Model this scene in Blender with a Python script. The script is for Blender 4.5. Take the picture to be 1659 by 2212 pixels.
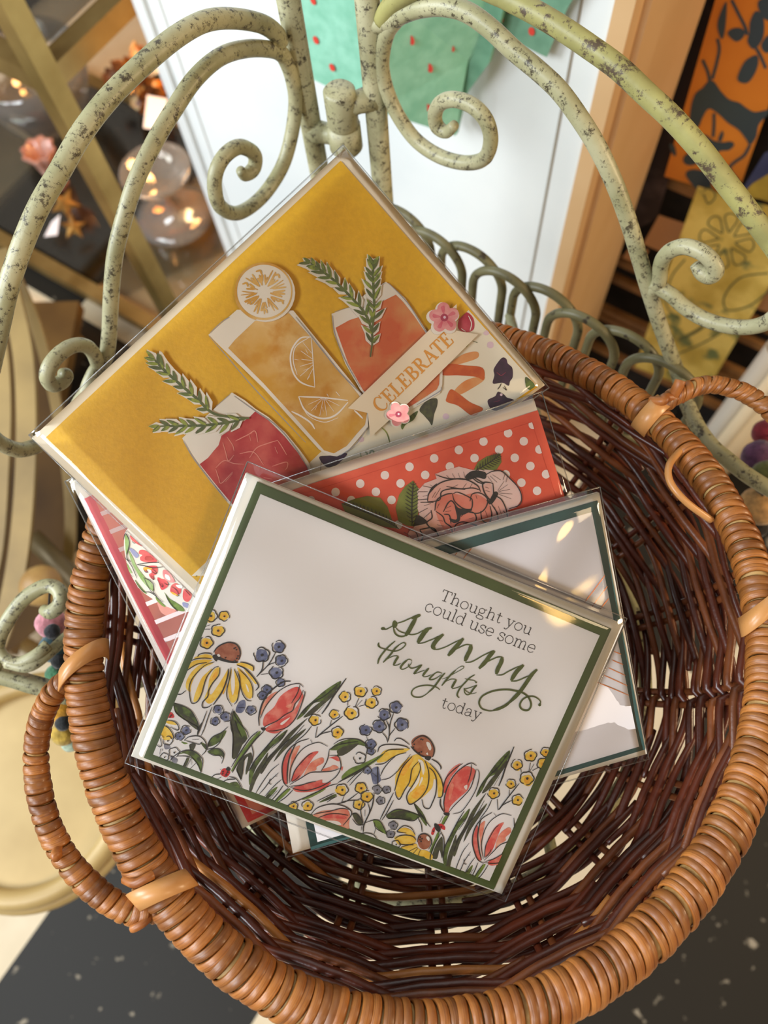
import bpy, bmesh, math, random
from mathutils import Vector, Matrix
from mathutils.geometry import tessellate_polygon
random.seed(7)
S = bpy.context.scene
COL = S.collection
for _o in list(bpy.data.objects):
    bpy.data.objects.remove(_o)

# ---------------------------------------------------------------- camera
PXF, PCX, PCY = 1664.0, 829.5, 1106.0
RX = Vector((0.99797229, 0.0, -0.06364984))
RY = Vector((0.0225957, -0.93486628, 0.35428021))
RZ = Vector((-0.05950409, -0.35500004, -0.93297065))
CAM = Vector((0, 0, 1.0))
_m = Matrix(((RX[0], -RX[1], -RX[2]), (RY[0], -RY[1], -RY[2]), (RZ[0], -RZ[1], -RZ[2])))
cd = bpy.data.cameras.new('camera')
cam = bpy.data.objects.new('camera', cd)
COL.objects.link(cam)
cam.matrix_world = Matrix.Translation(CAM) @ _m.to_4x4()
cd.sensor_fit = 'VERTICAL'
cd.sensor_height = 36.0
cd.lens = PXF / 2212.0 * 36.0
cd.clip_start = 0.01
cd.clip_end = 50
cd.dof.use_dof = True
cd.dof.focus_distance = 0.275
cd.dof.aperture_fstop = cd.lens / 2.6
S.camera = cam

# ---------------------------------------------------------------- light and exposure
S.view_settings.view_transform = 'Standard'
S.view_settings.look = 'None'
S.view_settings.gamma = 1.0
S.view_settings.exposure = 0.12
w = bpy.data.worlds.new('shop_air')
S.world = w
w.use_nodes = True
w.node_tree.nodes['Background'].inputs[0].default_value = (1.0, 0.92, 0.84, 1)
w.node_tree.nodes['Background'].inputs[1].default_value = 0.22

def light(name, kind, loc, energy, color, size=None, target=None, size_y=None):
    d = bpy.data.lights.new(name, kind)
    d.energy = energy
    d.color = color
    o = bpy.data.objects.new(name, d)
    COL.objects.link(o)
    o.location = loc
    if kind == 'AREA':
        d.shape = 'RECTANGLE'
        d.size = size
        d.size_y = size_y or size
    elif size:
        d.shadow_soft_size = size
    if target is not None:
        o.rotation_euler = (Vector(target) - Vector(loc)).to_track_quat('-Z', 'Y').to_euler()
    return o

BC = Vector((-0.0064, 0.0645, 0.715))        # middle of the basket rim
light('shop_window_light', 'AREA', (-1.25, -1.05, 2.15), 40, (0.86, 0.93, 1.0), 0.8, (0, 0.15, 0.7), 0.9)
light('side_window_light', 'AREA', (-1.5, 0.1, 1.35), 27, (0.86, 0.95, 1.0), 0.7, (-0.05, 0.55, 0.75), 0.7)
light('warm_ceiling_lamp', 'AREA', (0.95, -0.9, 2.2), 5, (1.0, 0.74, 0.45), 0.35, (0.1, 0.2, 0.6))
light('hanging_warm_lamp', 'POINT', (0.43, -0.60, 1.52), 2.4, (1.0, 0.60, 0.20), 0.05)
light('cabinet_lamp', 'POINT', (-0.36, 1.02, 0.40), 5.5, (1.0, 0.50, 0.16), 0.05)
light('rack_lamp', 'POINT', (0.74, 0.06, 0.92), 11.0, (1.0, 0.74, 0.44), 0.08)

# ---------------------------------------------------------------- helpers
def ray(px, py):
    d = Vector(((px - PCX) / PXF, (py - PCY) / PXF, 1.0))
    return Vector((RX.dot(d), RY.dot(d), RZ.dot(d)))

def at_z(px, py, z):
    r = ray(px, py)
    return CAM + r * ((z - CAM.z) / r.z)

def at_depth(px, py, t):
    return CAM + ray(px, py) * t

class Pl:
    """A plane in the room; hit() finds where a sight line meets it."""
    def __init__(s, p, n):
        s.p = Vector(p)
        s.n = Vector(n).normalized()
    def hit(s, px, py, off=0.0):
        r = ray(px, py)
        t = ((s.p + s.n * off) - CAM).dot(s.n) / r.dot(s.n)
        return CAM + r * t

def lin(r, g, b):
    f = lambda c: (c / 255 / 12.92) if c / 255 <= 0.04045 else ((c / 255 + 0.055) / 1.055) ** 2.4
    return (f(r), f(g), f(b), 1)

MATS = {}
def mat(name, c1, c2=None, rough=0.5, metal=0.0, scale=60, lo=0.35, hi=0.65, coat=0.0, spec=0.5, bump=0.0, bscale=None,
        stretch=None, island=0.0, detail=4, c3=None, lo3=0.6, hi3=0.64, scale3=200, stretch3=None, rough3=0.5, trans=0.0, coords='Object', sheen=0.0):
    if name in MATS:
        return MATS[name]
    m = bpy.data.materials.new(name)
    m.use_nodes = True
    nt = m.node_tree
    N, L = nt.nodes, nt.links
    b = N['Principled BSDF']
    b.inputs['Roughness'].default_value = rough
    b.inputs['Metallic'].default_value = metal
    b.inputs['Specular IOR Level'].default_value = spec
    b.inputs['Coat Weight'].default_value = coat
    b.inputs['Coat Roughness'].default_value = 0.15
    b.inputs['Transmission Weight'].default_value = trans
    b.inputs['Sheen Weight'].default_value = sheen
    b.inputs['Base Color'].default_value = lin(*c1)
    tc = N.new('ShaderNodeTexCoord')
    def noise(sc, st, det=detail, rgh=0.5):
        n = N.new('ShaderNodeTexNoise')
        n.inputs['Scale'].default_value = sc
        n.inputs['Detail'].default_value = det
        n.inputs['Roughness'].default_value = rgh
        if st:
            mp = N.new('ShaderNodeMapping')
            mp.inputs['Scale'].default_value = st
            L.new(tc.outputs[coords], mp.inputs[0])
            L.new(mp.outputs[0], n.inputs[0])
        else:
            L.new(tc.outputs[coords], n.inputs[0])
        return n
    out = None
    if c2:
        n = noise(scale, stretch)
        mr = N.new('ShaderNodeMapRange')
        mr.inputs[1].default_value = lo
        mr.inputs[2].default_value = hi
        L.new(n.outputs[0], mr.inputs[0])
        mx = N.new('ShaderNodeMix')
        mx.data_type = 'RGBA'
        mx.inputs[6].default_value = lin(*c1)
        mx.inputs[7].default_value = lin(*c2)
        L.new(mr.outputs[0], mx.inputs[0])
        out = mx.outputs[2]
    if c3:
        n = noise(scale3, stretch3, 7, rough3)
        mr = N.new('ShaderNodeMapRange')
        mr.inputs[1].default_value = lo3
        mr.inputs[2].default_value = hi3
        L.new(n.outputs[0], mr.inputs[0])
        mx = N.new('ShaderNodeMix')
        mx.data_type = 'RGBA'
        mx.inputs[6].default_value = lin(*c1)
        if out:
            L.new(out, mx.inputs[6])
        mx.inputs[7].default_value = lin(*c3)
        L.new(mr.outputs[0], mx.inputs[0])
        out = mx.outputs[2]
    if island:
        g = N.new('ShaderNodeNewGeometry')
        mr = N.new('ShaderNodeMapRange')
        mr.inputs[3].default_value = 1 - island
        mr.inputs[4].default_value = 1 + island
        L.new(g.outputs['Random Per Island'], mr.inputs[0])
        hs = N.new('ShaderNodeHueSaturation')
        L.new(mr.outputs[0], hs.inputs['Value'])
        if out:
            L.new(out, hs.inputs['Color'])
        else:
            hs.inputs['Color'].default_value = lin(*c1)
        out = hs.outputs[0]
    if out:
        L.new(out, b.inputs['Base Color'])
    if bump:
        n = noise(bscale or scale, stretch)
        bp = N.new('ShaderNodeBump')
        bp.inputs['Strength'].default_value = bump
        bp.inputs['Distance'].default_value = 0.001
        L.new(n.outputs[0], bp.inputs['Height'])
        L.new(bp.outputs[0], b.inputs['Normal'])
    MATS[name] = m
    return m

def streaks(m, attr, dark, amount):
    """Fine fibre lines that run along each cane band."""
    N, L = m.node_tree.nodes, m.node_tree.links
    b = N['Principled BSDF']
    at = N.new('ShaderNodeAttribute')
    at.attribute_name = attr
    ns = N.new('ShaderNodeTexNoise')
    ns.noise_dimensions = '1D'
    ns.inputs['Scale'].default_value = 3.2
    ns.inputs['Detail'].default_value = 4
    ns.inputs['Roughness'].default_value = 0.7
    L.new(at.outputs['Fac'], ns.inputs['W'])
    mr = N.new('ShaderNodeMapRange')
    mr.inputs[1].default_value = 0.48
    mr.inputs[2].default_value = 0.70
    mr.inputs[4].default_value = amount
    L.new(ns.outputs[0], mr.inputs[0])
    mx = N.new('ShaderNodeMix')
    mx.data_type = 'RGBA'
    src = b.inputs['Base Color'].links[0].from_socket
    L.new(src, mx.inputs[6])
    mx.inputs[7].default_value = lin(*dark)
    L.new(mr.outputs[0], mx.inputs[0])
    L.new(mx.outputs[2], b.inputs['Base Color'])
    bp = N.new('ShaderNodeBump')
    bp.inputs['Strength'].default_value = 0.35
    bp.inputs['Distance'].default_value = 0.0004
    L.new(ns.outputs[0], bp.inputs['Height'])
    L.new(bp.outputs[0], b.inputs['Normal'])

def film(name, gain=1.0, rough=0.04, haze=0.0, tint=(1, 1, 1, 1)):
    """Thin clear plastic or glass: see-through with real reflections."""
    m = bpy.data.materials.new(name)
    m.use_nodes = True
    N, L = m.node_tree.nodes, m.node_tree.links
    N.remove(N['Principled BSDF'])
    tr = N.new('ShaderNodeBsdfTransparent')
    tr.inputs[0].default_value = tint
    gl = N.new('ShaderNodeBsdfGlossy')
    gl.inputs['Roughness'].default_value = rough
    fr = N.new('ShaderNodeFresnel')
    fr.inputs[0].default_value = 1.5
    ml = N.new('ShaderNodeMath')
    ml.operation = 'MULTIPLY'
    ml.inputs[1].default_value = gain
    ml.use_clamp = True
    mx = N.new('ShaderNodeMixShader')
    L.new(fr.outputs[0], ml.inputs[0])
    L.new(ml.outputs[0], mx.inputs[0])
    L.new(tr.outputs[0], mx.inputs[1])
    L.new(gl.outputs[0], mx.inputs[2])
    last = mx
    if haze:
        df = N.new('ShaderNodeBsdfDiffuse')
        df.inputs[0].default_value = (0.8, 0.78, 0.74, 1)
        m2 = N.new('ShaderNodeMixShader')
        m2.inputs[0].default_value = haze
        L.new(mx.outputs[0], m2.inputs[1])
        L.new(df.outputs[0], m2.inputs[2])
        last = m2
    L.new(last.outputs[0], N['Material Output'].inputs[0])
    MATS[name] = m
    return m

def catmull(pts, n=8, closed=False):
    pts = [Vector(p) for p in pts]
    k = len(pts)
    if k < 3:
        return pts
    out = []
    segs = k if closed else k - 1
    for i in range(segs):
        if closed:
            p0, p1, p2, p3 = (pts[(i + j - 1) % k] for j in range(4))
        else:
            p1, p2 = pts[i], pts[i + 1]
            p0 = pts[i - 1] if i else p1 * 2 - p2
            p3 = pts[i + 2] if i + 2 < k else p2 * 2 - p1
        for j in range(n):
            t = j / n
            out.append(0.5 * ((2 * p1) + (p2 - p0) * t + (2 * p0 - 5 * p1 + 4 * p2 - p3) * t * t + (3 * p1 - p0 - 3 * p2 + p3) * t ** 3))
    if not closed:
        out.append(pts[-1])
    return out

def frames(pts, closed=False):
    n = len(pts)
    T = []
    for i in range(n):
        a = pts[i - 1] if (i or closed) else pts[0]
        b = pts[(i + 1) % n] if (i + 1 < n or closed) else pts[-1]
        d = b - a
        T.append(d.normalized() if d.length > 1e-12 else (T[-1] if T else Vector((0, 0, 1))))
    ref = Vector((0, 0, 1))
    if abs(T[0].dot(ref)) > 0.9:
        ref = Vector((1, 0, 0))
    nrm = (ref - T[0] * ref.dot(T[0])).normalized()
    out = []
    for t in T:
        nrm = (nrm - t * nrm.dot(t))
        nrm = nrm.normalized() if nrm.length > 1e-9 else t.orthogonal().normalized()
        out.append((t, nrm.copy(), t.cross(nrm)))
    return out

class MB:
    def __init__(s):
        s.v, s.f, s.m, s.sm = [], [], [], []
    def add(s, verts, faces, mi=0, smooth=False):
        o = len(s.v)
        s.v += [Vector(p) for p in verts]
        for f in faces:
            s.f.append([o + i for i in f])
            s.m.append(mi)
            s.sm.append(smooth)
        return s
    def tube(s, pts, r, seg=10, mi=0, closed=False, flat=1.0, caps=True):
        fr = frames(pts, closed)
        n = len(pts)
        rr = r if isinstance(r, (list, tuple)) else [r] * n
        V = []
        for p, (t, a, b), q in zip(pts, fr, rr):
            for k in range(seg):
                an = 2 * math.pi * k / seg
                V.append(p + a * (math.cos(an) * q * flat) + b * (math.sin(an) * q))
        F = []
        for i in range(n if closed else n - 1):
            j = (i + 1) % n
            for k in range(seg):
                k2 = (k + 1) % seg
                F.append((i * seg + k, i * seg + k2, j * seg + k2, j * seg + k))
        if not closed and caps:
            F.append(tuple(range(seg - 1, -1, -1)))
            F.append(tuple((n - 1) * seg + k for k in range(seg)))
        return s.add(V, F, mi, True)
    def hexa(s, c8, mi=0):
        return s.add(c8, [(3, 2, 1, 0), (4, 5, 6, 7), (0, 1, 5, 4), (1, 2, 6, 5), (2, 3, 7, 6), (3, 0, 4, 7)], mi)
    def box(s, c, ax, ay, az, mi=0):
        c, ax, ay, az = Vector(c), Vector(ax) / 2, Vector(ay) / 2, Vector(az) / 2
        q = [c - ax - ay, c + ax - ay, c + ax + ay, c - ax + ay]
        return s.hexa([p - az for p in q] + [p + az for p in q], mi)
    def bar(s, a, b, w, h, mi=0, up=Vector((0, 0, 1))):
        a, b = Vector(a), Vector(b)
        d = b - a
        x = d.cross(up)
        if x.length < 1e-6:
            x = Vector((0.85, -0.527, 0))
        x.normalize()
        y = x.cross(d).normalized()
        return s.box((a + b) / 2, d, x * w, y * h, mi)
    def prism(s, loop, n, h, mi=0, mi_side=None):
        """Flat outline (list of points) pushed along n by h."""
        loop = [Vector(p) for p in loop]
        k = len(loop)
        up = [p + n * h for p in loop]
        tri = tessellate_polygon([up])
        s.add(up, [orient(up, t, n) for t in tri], mi)
        side = []
        for i in range(k):
            j = (i + 1) % k
            side.append((i, j, k + j, k + i))
        s.add(loop + up, side, mi if mi_side is None else mi_side)
        s.add(loop, [orient(loop, t, -n) for t in tri], mi if mi_side is None else mi_side)
        return s
    def lathe(s, c, prof, seg=28, mi=0, ax=None, smooth=True):
        c = Vector(c)
        z = Vector(ax).normalized() if ax else Vector((0, 0, 1))
        x = z.orthogonal().normalized()
        y = z.cross(x)
        V, F = [], []
        for r, h in prof:
            for k in range(seg):
                a = 2 * math.pi * k / seg
                V.append(c + x * (r * math.cos(a)) + y * (r * math.sin(a)) + z * h)
        for i in range(len(prof) - 1):
            for k in range(seg):
                k2 = (k + 1) % seg
                F.append((i * seg + k, i * seg + k2, (i + 1) * seg + k2, (i + 1) * seg + k))
        return s.add(V, F, mi, smooth)
    def ball(s, c, r, mi=0, squash=1.0, seg=20, rings=12, wob=0.0):
        c = Vector(c)
        V, F = [], []
        for i in range(rings + 1):
            th = math.pi * i / rings
            for k in range(seg):
                ph = 2 * math.pi * k / seg
                q = r * (1 + wob * math.sin(3 * ph + i) * math.sin(2 * th))
                V.append(c + Vector((q * math.sin(th) * math.cos(ph), q * math.sin(th) * math.sin(ph), q * squash * math.cos(th))))
        for i in range(rings):
            for k in range(seg):
                k2 = (k + 1) % seg
                F.append((i * seg + k, (i + 1) * seg + k, (i + 1) * seg + k2, i * seg + k2))
        return s.add(V, F, mi, True)
    def build(s, name, mats, parent=None, label=None):
        me = bpy.data.meshes.new(name)
        base = Vector(parent['_loc']) if parent is not None else Vector((0, 0, 0))
        me.from_pydata([tuple(p - base) for p in s.v], [], s.f)
        for mm in (mats if isinstance(mats, (list, tuple)) else [mats]):
            me.materials.append(mm)
        me.polygons.foreach_set('material_index', s.m)
        me.polygons.foreach_set('use_smooth', s.sm)
        for nm, vals in getattr(s, 'attrs', {}).items():
            a = me.attributes.new(nm, 'FLOAT', 'POINT')
            a.data.foreach_set('value', vals)
        me.update()
        o = bpy.data.objects.new(name, me)
        COL.objects.link(o)
        if parent is not None:
            o.parent = parent
            o['_loc'] = tuple(base)
        else:
            o['_loc'] = (0, 0, 0)
        if label:
            o['label'] = label
        return o

def orient(P, t, n):
    a, b, c = (P[i] for i in t[:3])
    return tuple(t) if (b - a).cross(c - a).dot(n) >= 0 else tuple(reversed(t))

def thing(name, label, cat, loc, group=None):
    o = bpy.data.objects.new(name, None)
    COL.objects.link(o)
    o.location = loc
    o.empty_display_size = 0.01
    o['_loc'] = tuple(loc)
    return tag(o, label, cat, group)

def tag(o, label, cat, group=None):
    o['label'] = label
    o['category'] = cat
    if group:
        o['group'] = group
    return o

def struct(o):
    o['kind'] = 'structure'
    return o

E1 = Vector((0.85, -0.527, 0)).normalized()      # the two directions of the floor tiles, walls and racks
E2 = Vector((0.527, 0.85, 0)).normalized()
UP = Vector((0, 0, 1))

# ================================================================ the room
def floor_material():
    m = bpy.data.materials.new('checker_floor')
    m.use_nodes = True
    N, L = m.node_tree.nodes, m.node_tree.links
    b = N['Principled BSDF']
    b.inputs['Roughness'].default_value = 0.55
    b.inputs['Specular IOR Level'].default_value = 0.25
    g = N.new('ShaderNodeTexCoord')
    mp = N.new('ShaderNodeMapping')
    mp.vector_type = 'TEXTURE'
    ang = math.atan2(E2.x, E2.y)
    mp.inputs['Rotation'].default_value = (0, 0, -ang)
    P = 0.271
    # grid corner that the photo shows near the brass frame
    cnr = at_z(160, 676, 0.0)
    mp.inputs['Location'].default_value = (cnr.x, cnr.y, 0.137)
    mp.inputs['Scale'].default_value = (P, P * 3, P)
    L.new(g.outputs['Object'], mp.inputs[0])
    ch = N.new('ShaderNodeTexChecker')
    ch.inputs['Scale'].default_value = 1.0
    L.new(mp.outputs[0], ch.inputs[0])
    n1 = N.new('ShaderNodeTexNoise')
    n1.inputs['Scale'].default_value = 55
    n1.inputs['Detail'].default_value = 3
    r1 = N.new('ShaderNodeMapRange')
    r1.inputs[1].default_value = 0.66
    r1.inputs[2].default_value = 0.72
    L.new(g.outputs['Object'], n1.inputs[0])
    L.new(n1.outputs[0], r1.inputs[0])
    dk = N.new('ShaderNodeMix')
    dk.data_type = 'RGBA'
    dk.inputs[6].default_value = lin(34, 30, 24)
    dk.inputs[7].default_value = lin(150, 138, 118)
    L.new(r1.outputs[0], dk.inputs[0])
    n2 = N.new('ShaderNodeTexNoise')
    n2.inputs['Scale'].default_value = 25
    n2.inputs['Detail'].default_value = 5
    L.new(g.outputs['Object'], n2.inputs[0])
    lt = N.new('ShaderNodeMix')
    lt.data_type = 'RGBA'
    lt.inputs[6].default_value = lin(222, 205, 176)
    lt.inputs[7].default_value = lin(200, 182, 150)
    L.new(n2.outputs[0], lt.inputs[0])
    mx = N.new('ShaderNodeMix')
    mx.data_type = 'RGBA'
    L.new(ch.outputs['Fac'], mx.inputs[0])
    FLIP = FLOOR_FLIP
    L.new(dk.outputs[2], mx.inputs[6 + FLIP])
    L.new(lt.outputs[2], mx.inputs[7 - FLIP])
    L.new(mx.outputs[2], b.inputs['Base Color'])
    return m
FLOOR_FLIP = 0
q = MB()
q.hexa([Vector(p) for p in ((-2.4, -1.6, -0.05), (2.4, -1.6, -0.05), (2.4, 2.6, -0.05), (-2.4, 2.6, -0.05),
                            (-2.4, -1.6, 0), (2.4, -1.6, 0), (2.4, 2.6, 0), (-2.4, 2.6, 0))])
struct(q.build('floor', floor_material()))

# white painted wall end with a warm-tinted return, standing behind the stand
CN = Vector((0.105, 0.43, 0))                     # its outer corner
M_white = mat('white_paint', (238, 240, 238), (224, 228, 228), rough=0.5, scale=6, bump=0.04, bscale=300)
M_warm_lit = mat('warm_lit_paint', (222, 184, 138), (206, 164, 116), rough=0.5, scale=5)  # white side face with warm lamp light painted into the colour
WL, WD, WH = 0.437, 0.165, 1.9
n_out = -E2
q = MB()
c0, c1 = CN, CN - E1 * WL
c2, c3 = c1 + E2 * WD, c0 + E2 * WD
q.hexa([c0, c3, c2, c1, c0 + UP * WH, c3 + UP * WH, c2 + UP * WH, c1 + UP * WH])
wall = struct(q.build('wall_back', M_white))
# mouldings on its face
pl_face = Pl(CN, n_out)
def face_strip(px_top, px_bot, wdt, dep, mm, nm):
    a, b = pl_face.hit(*px_top), pl_face.hit(*px_bot)
    s = ((a - CN).dot(E1) + (b - CN).dot(E1)) / 2
    p = CN + E1 * s
    q = MB()
    q.box(p + UP * WH / 2 + n_out * dep / 2, E1 * wdt, n_out * dep, UP * WH)
    return struct(q.build(nm, mm))
face_strip((1240, 0), (1150, 640), 0.0016, 0.0006, mat('old_caulk', (150, 138, 120), rough=0.8), 'trim_1')
face_strip((372, 60), (505, 500), 0.004, 0.0016, M_white, 'trim_2')
face_strip((322, 0), (489, 540), 0.012, 0.004, M_white, 'trim_3')
# side board fixed to the wall end, warm lamp light put into its tan
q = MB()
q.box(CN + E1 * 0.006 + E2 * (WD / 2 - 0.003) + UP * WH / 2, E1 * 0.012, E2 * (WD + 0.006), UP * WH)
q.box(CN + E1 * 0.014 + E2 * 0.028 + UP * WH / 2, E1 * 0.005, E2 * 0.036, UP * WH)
struct(q.build('trim_4', M_warm_lit))

# mint paper with red dots, hanging on the white face
M_mint = mat('mint_paper', (150, 208, 182), (128, 190, 162), rough=0.7, scale=90, bump=0.25, bscale=260)
M_reddot = mat('red_ink', (214, 62, 48), rough=0.7)
def sheet(name, label, px, off, dots, depth_fn, thick=0.0006, mats=None, cat='paper', group=None, plane=None):
    P = plane or pl_face
    t = thing(name, label, cat, P.hit(*(px[0][0] if isinstance(px[0][0], tuple) else px[0]), off), group)
    q = MB()
    n = P.n
    for part in ([px] if not isinstance(px[0][0], tuple) else px):
        q.prism([P.hit(x, y, off + depth_fn(x, y)) for x, y in part], n, thick, 0)
    if dots:
        for x, y, r in dots:
            c = P.hit(x, y, off + depth_fn(x, y) + thick + 0.0008)
            u = UP.cross(n).normalized()
            ring = [c + u * (r * math.cos(a * 0.5236)) + UP * (r * 1.25 * math.sin(a * 0.5236)) for a in range(12)]
            q.add(ring, [orient(ring, tuple(range(12)), n)], 1)
    q.build('sheet', list(mats), t)
    return t
sheet('gift_wrap_sheet', 'mint green wrapping paper with red dots hanging behind the hinge pin', 
      [[(640, -40), (800, -40), (812, 237), (668, 166), (652, 60)], [(800, -40), (1075, -40), (1062, 60), (1012, 130), (1000, 190), (985, 292), (812, 237)]],
      0.012, [(682, 87, .0022), (717, 146, .0022), (888, 87, .0026), (928, 147, .0026), (925, 233, .0024), (984, 66, .0018), (977, 105, .0018), (676, 2, .002)],
      lambda x, y: .062 - .062 * max(0, min(1, (x - 806) / 230)), mats=(M_mint, M_reddot))
sheet('gift_wrap_sheet', 'narrow folded mint paper with red dots at the top beside the tan trim', 
      [(1080, -40), (1260, -40), (1225, 20), (1182, 122), (1168, 116), (1062, 60), (1070, 0)],
      0.007, [(1100, 20, .002), (1148, 68, .0022), (1083, 42, .0018)],
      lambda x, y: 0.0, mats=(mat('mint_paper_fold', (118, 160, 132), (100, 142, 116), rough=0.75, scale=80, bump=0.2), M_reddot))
q = MB()
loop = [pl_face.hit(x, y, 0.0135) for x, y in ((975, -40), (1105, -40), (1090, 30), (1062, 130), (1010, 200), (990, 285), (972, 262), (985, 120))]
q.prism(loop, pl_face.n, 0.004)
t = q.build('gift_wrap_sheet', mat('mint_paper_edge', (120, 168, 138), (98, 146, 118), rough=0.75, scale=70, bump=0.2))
tag(t, 'darker turned-over flap of mint paper hanging by the curled scroll end', 'paper')

# ---------------------------------------------------------------- paper rack at the right
RK = 0.605
pl_rack = Pl(E2 * RK, -E2)
M_slat = mat('rack_wood', (150, 105, 58), (118, 78, 40), rough=0.5, scale=40)
M_dark = mat('rack_cloth', (22, 17, 15), (34, 26, 22), rough=0.9, scale=60)
rk_o = E2 * RK + E1 * 0.12
rack = thing('paper_rack', 'dark paper rack with thin tan rails, right of the tan trim', 'rack', (rk_o.x, rk_o.y, 0))
q = MB()
q.box(E2 * (RK + 0.045) + E1 * 0.36 + UP * 0.55, E1 * 1.14, E2 * 0.02, UP * 1.1)
q.build('back_panel', M_dark, rack)
for (x, y) in ((1502, 118), (1450, 400), (1357, 577), (1357, 620), (1340, 706), (1330, 775), (1578, 802)):
    z = pl_rack.hit(x, y).z
    q = MB()
    q.box(E2 * (RK + 0.004) + E1 * 0.36 + UP * z, E1 * 1.14, E2 * 0.008, UP * 0.010)
    q.build('rail', M_slat, rack)
for e in (-0.2, 0.92):
    q = MB()
    q.box(E2 * (RK + 0.02) + E1 * e + UP * 0.55, E1 * 0.02, E2 * 0.04, UP * 1.1)
    q.build('upright', M_slat, rack)
# sheets kept in the rack
def rack_sheet(name, label, px, off, mm, thick=0.0008, art=None, group=None, cat='paper'):
    t = thing(name, label, cat, pl_rack.hit(*px[0], off), group)
    q = MB()
    q.prism([pl_rack.hit(x, y, off) for x, y in px], pl_rack.n, thick)
    q.build('sheet', mm, t)
    if art:
        mm2, polys, strokes, nm = art
        d = MB()
        for k, pts in enumerate(polys):
            P = [pl_rack.hit(p[0], p[1], off + thick + 0.0004 + k * 2e-5) for p in catmull([(x, y, 0) for x, y in pts], 5, True)]
            d.add(P, [orient(P, tr, pl_rack.n) for tr in tessellate_polygon([P])], 0)
        for wd, pts in strokes:
            c = catmull([(x, y, 0) for x, y in pts], 6)
            V, F = [], []
            for i, p in enumerate(c):
                a, b = c[max(i - 1, 0)], c[min(i + 1, len(c) - 1)]
                dv = (b - a).normalized()
                nn = Vector((-dv.y, dv.x, 0)) * wd / 2
                V += [pl_rack.hit((p + nn).x, (p + nn).y, off + thick + 0.0003), pl_rack.hit((p - nn).x, (p - nn).y, off + thick + 0.0003)]
            for i in range(len(c) - 1):
                F.append(orient(V, (2 * i, 2 * i + 1, 2 * i + 3, 2 * i + 2), pl_rack.n))
            d.add(V, F, 0)
        d.build(nm, mm2, t)
    return t
fr = lambda pts: [(1360 + x / 5.267, y / 5.267) for x, y in pts]
birds = [fr(p) for p in (
    [(900, 920), (960, 930), (1040, 1040), (1130, 1130), (1250, 1170), (1330, 1230), (1430, 1275), (1575, 1250), (1575, 1300), (1470, 1420),
     (1440, 1560), (1370, 1650), (1320, 1580), (1240, 1480), (1120, 1400), (1000, 1290), (900, 1240), (830, 1340), (780, 1450), (690, 1450),
     (690, 1270), (740, 1080), (830, 1000)],
    [(1430, 130), (1500, 160), (1530, 260), (1520, 420), (1450, 540), (1390, 550), (1340, 470), (1360, 380), (1370, 250)],
    [(1480, 0), (1600, -20), (1620, 220), (1530, 210), (1460, 80)],
    [(1500, 500), (1580, 400), (1620, 500), (1580, 600), (1520, 580)],
    [(1115, 385), (1170, 325), (1260, 320), (1315, 370), (1270, 450), (1200, 470)],
    [(1450, 630), (1460, 740), (1400, 880), (1320, 950), (1225, 900), (1290, 730), (1360, 660)],
    [(1000, 260), (1070, 60), (1105, 40), (1090, 300), (1060, 440), (1020, 400)],
    [(850, 1530), (960, 1600), (1060, 1620), (1150, 1610), (1190, 1650), (1130, 1710), (1030, 1720), (960, 1770), (870, 1680), (800, 1600)],
    [(1050, 1490), (1070, 1530), (1040, 1610), (1005, 1590)],
    [(460, 1630), (510, 1660), (530, 1760), (500, 1770), (460, 1690)],
    [(640, 1760), (760, 1720), (760, 1860), (660, 1880), (610, 1830)],
    [(700, 1930), (860, 1960), (930, 2100), (880, 2260), (790, 2190), (640, 2000)])]
bstems = [(7, fr(p)) for p in ([(1160, 0), (1240, 160), (1310, 300), (1340, 400)], [(1000, 440), (1020, 560), (990, 720), (940, 900)],
                               [(830, 680), (890, 820), (910, 920)], [(960, 1290), (960, 1420), (950, 1560)],
                               [(1440, 550), (1490, 640), (1550, 780)], [(1370, 1650), (1300, 1770), (1190, 1850), (1140, 1920), (1220, 2040), (1280, 2120)])]
rack_sheet('gift_wrap_sheet', 'orange wrapping paper with dark teal birds and branches in the rack',
           [(1563, -60), (1740, -60), (1720, 60), (1592, 423), (1510, 402), (1436, 380)], 0.014,
           mat('orange_paper', (218, 132, 36), (196, 110, 24), rough=0.6, scale=8),
           art=(mat('teal_ink', (52, 66, 70), (44, 58, 70), rough=0.6, scale=10), birds, bstems, 'bird_print'))
pais = mat('yellow_paisley', (232, 204, 108), (196, 166, 70), rough=0.6, scale=22, lo=0.42, hi=0.58, c3=(112, 120, 70), scale3=34, lo3=0.56, hi3=0.64)
def ring_of(cx, cy, r, k, ph):
    return [(6, [(cx + r * .35 * math.cos(a), cy + r * .35 * math.sin(a)), (cx + r * math.cos(a - .28), cy + r * math.sin(a - .28)), (cx + 1.15 * r * math.cos(a), cy + 1.15 * r * math.sin(a)),
                 (cx + r * math.cos(a + .28), cy + r * math.sin(a + .28)), (cx + r * .35 * math.cos(a + .1), cy + r * .35 * math.sin(a + .1))]) for a in [ph + i * 2 * math.pi / k for i in range(k)]]
flower = ring_of(1570, 520, 52, 8, 0.2)
flower = [(3.0, p) for _, p in flower] + [(3.4, [(1660, 590), (1600, 600), (1565, 640), (1572, 670), (1620, 660), (1665, 625)]), (3, [(1520, 420), (1530, 440), (1545, 425), (1535, 405), (1520, 412)]),
    (3.2, [(1400, 780), (1450, 770), (1530, 735), (1600, 690)]), (7, [(1465, 735), (1500, 718), (1520, 705)]), (3, [(1480, 560), (1450, 600), (1440, 660), (1470, 690)])]
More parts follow.
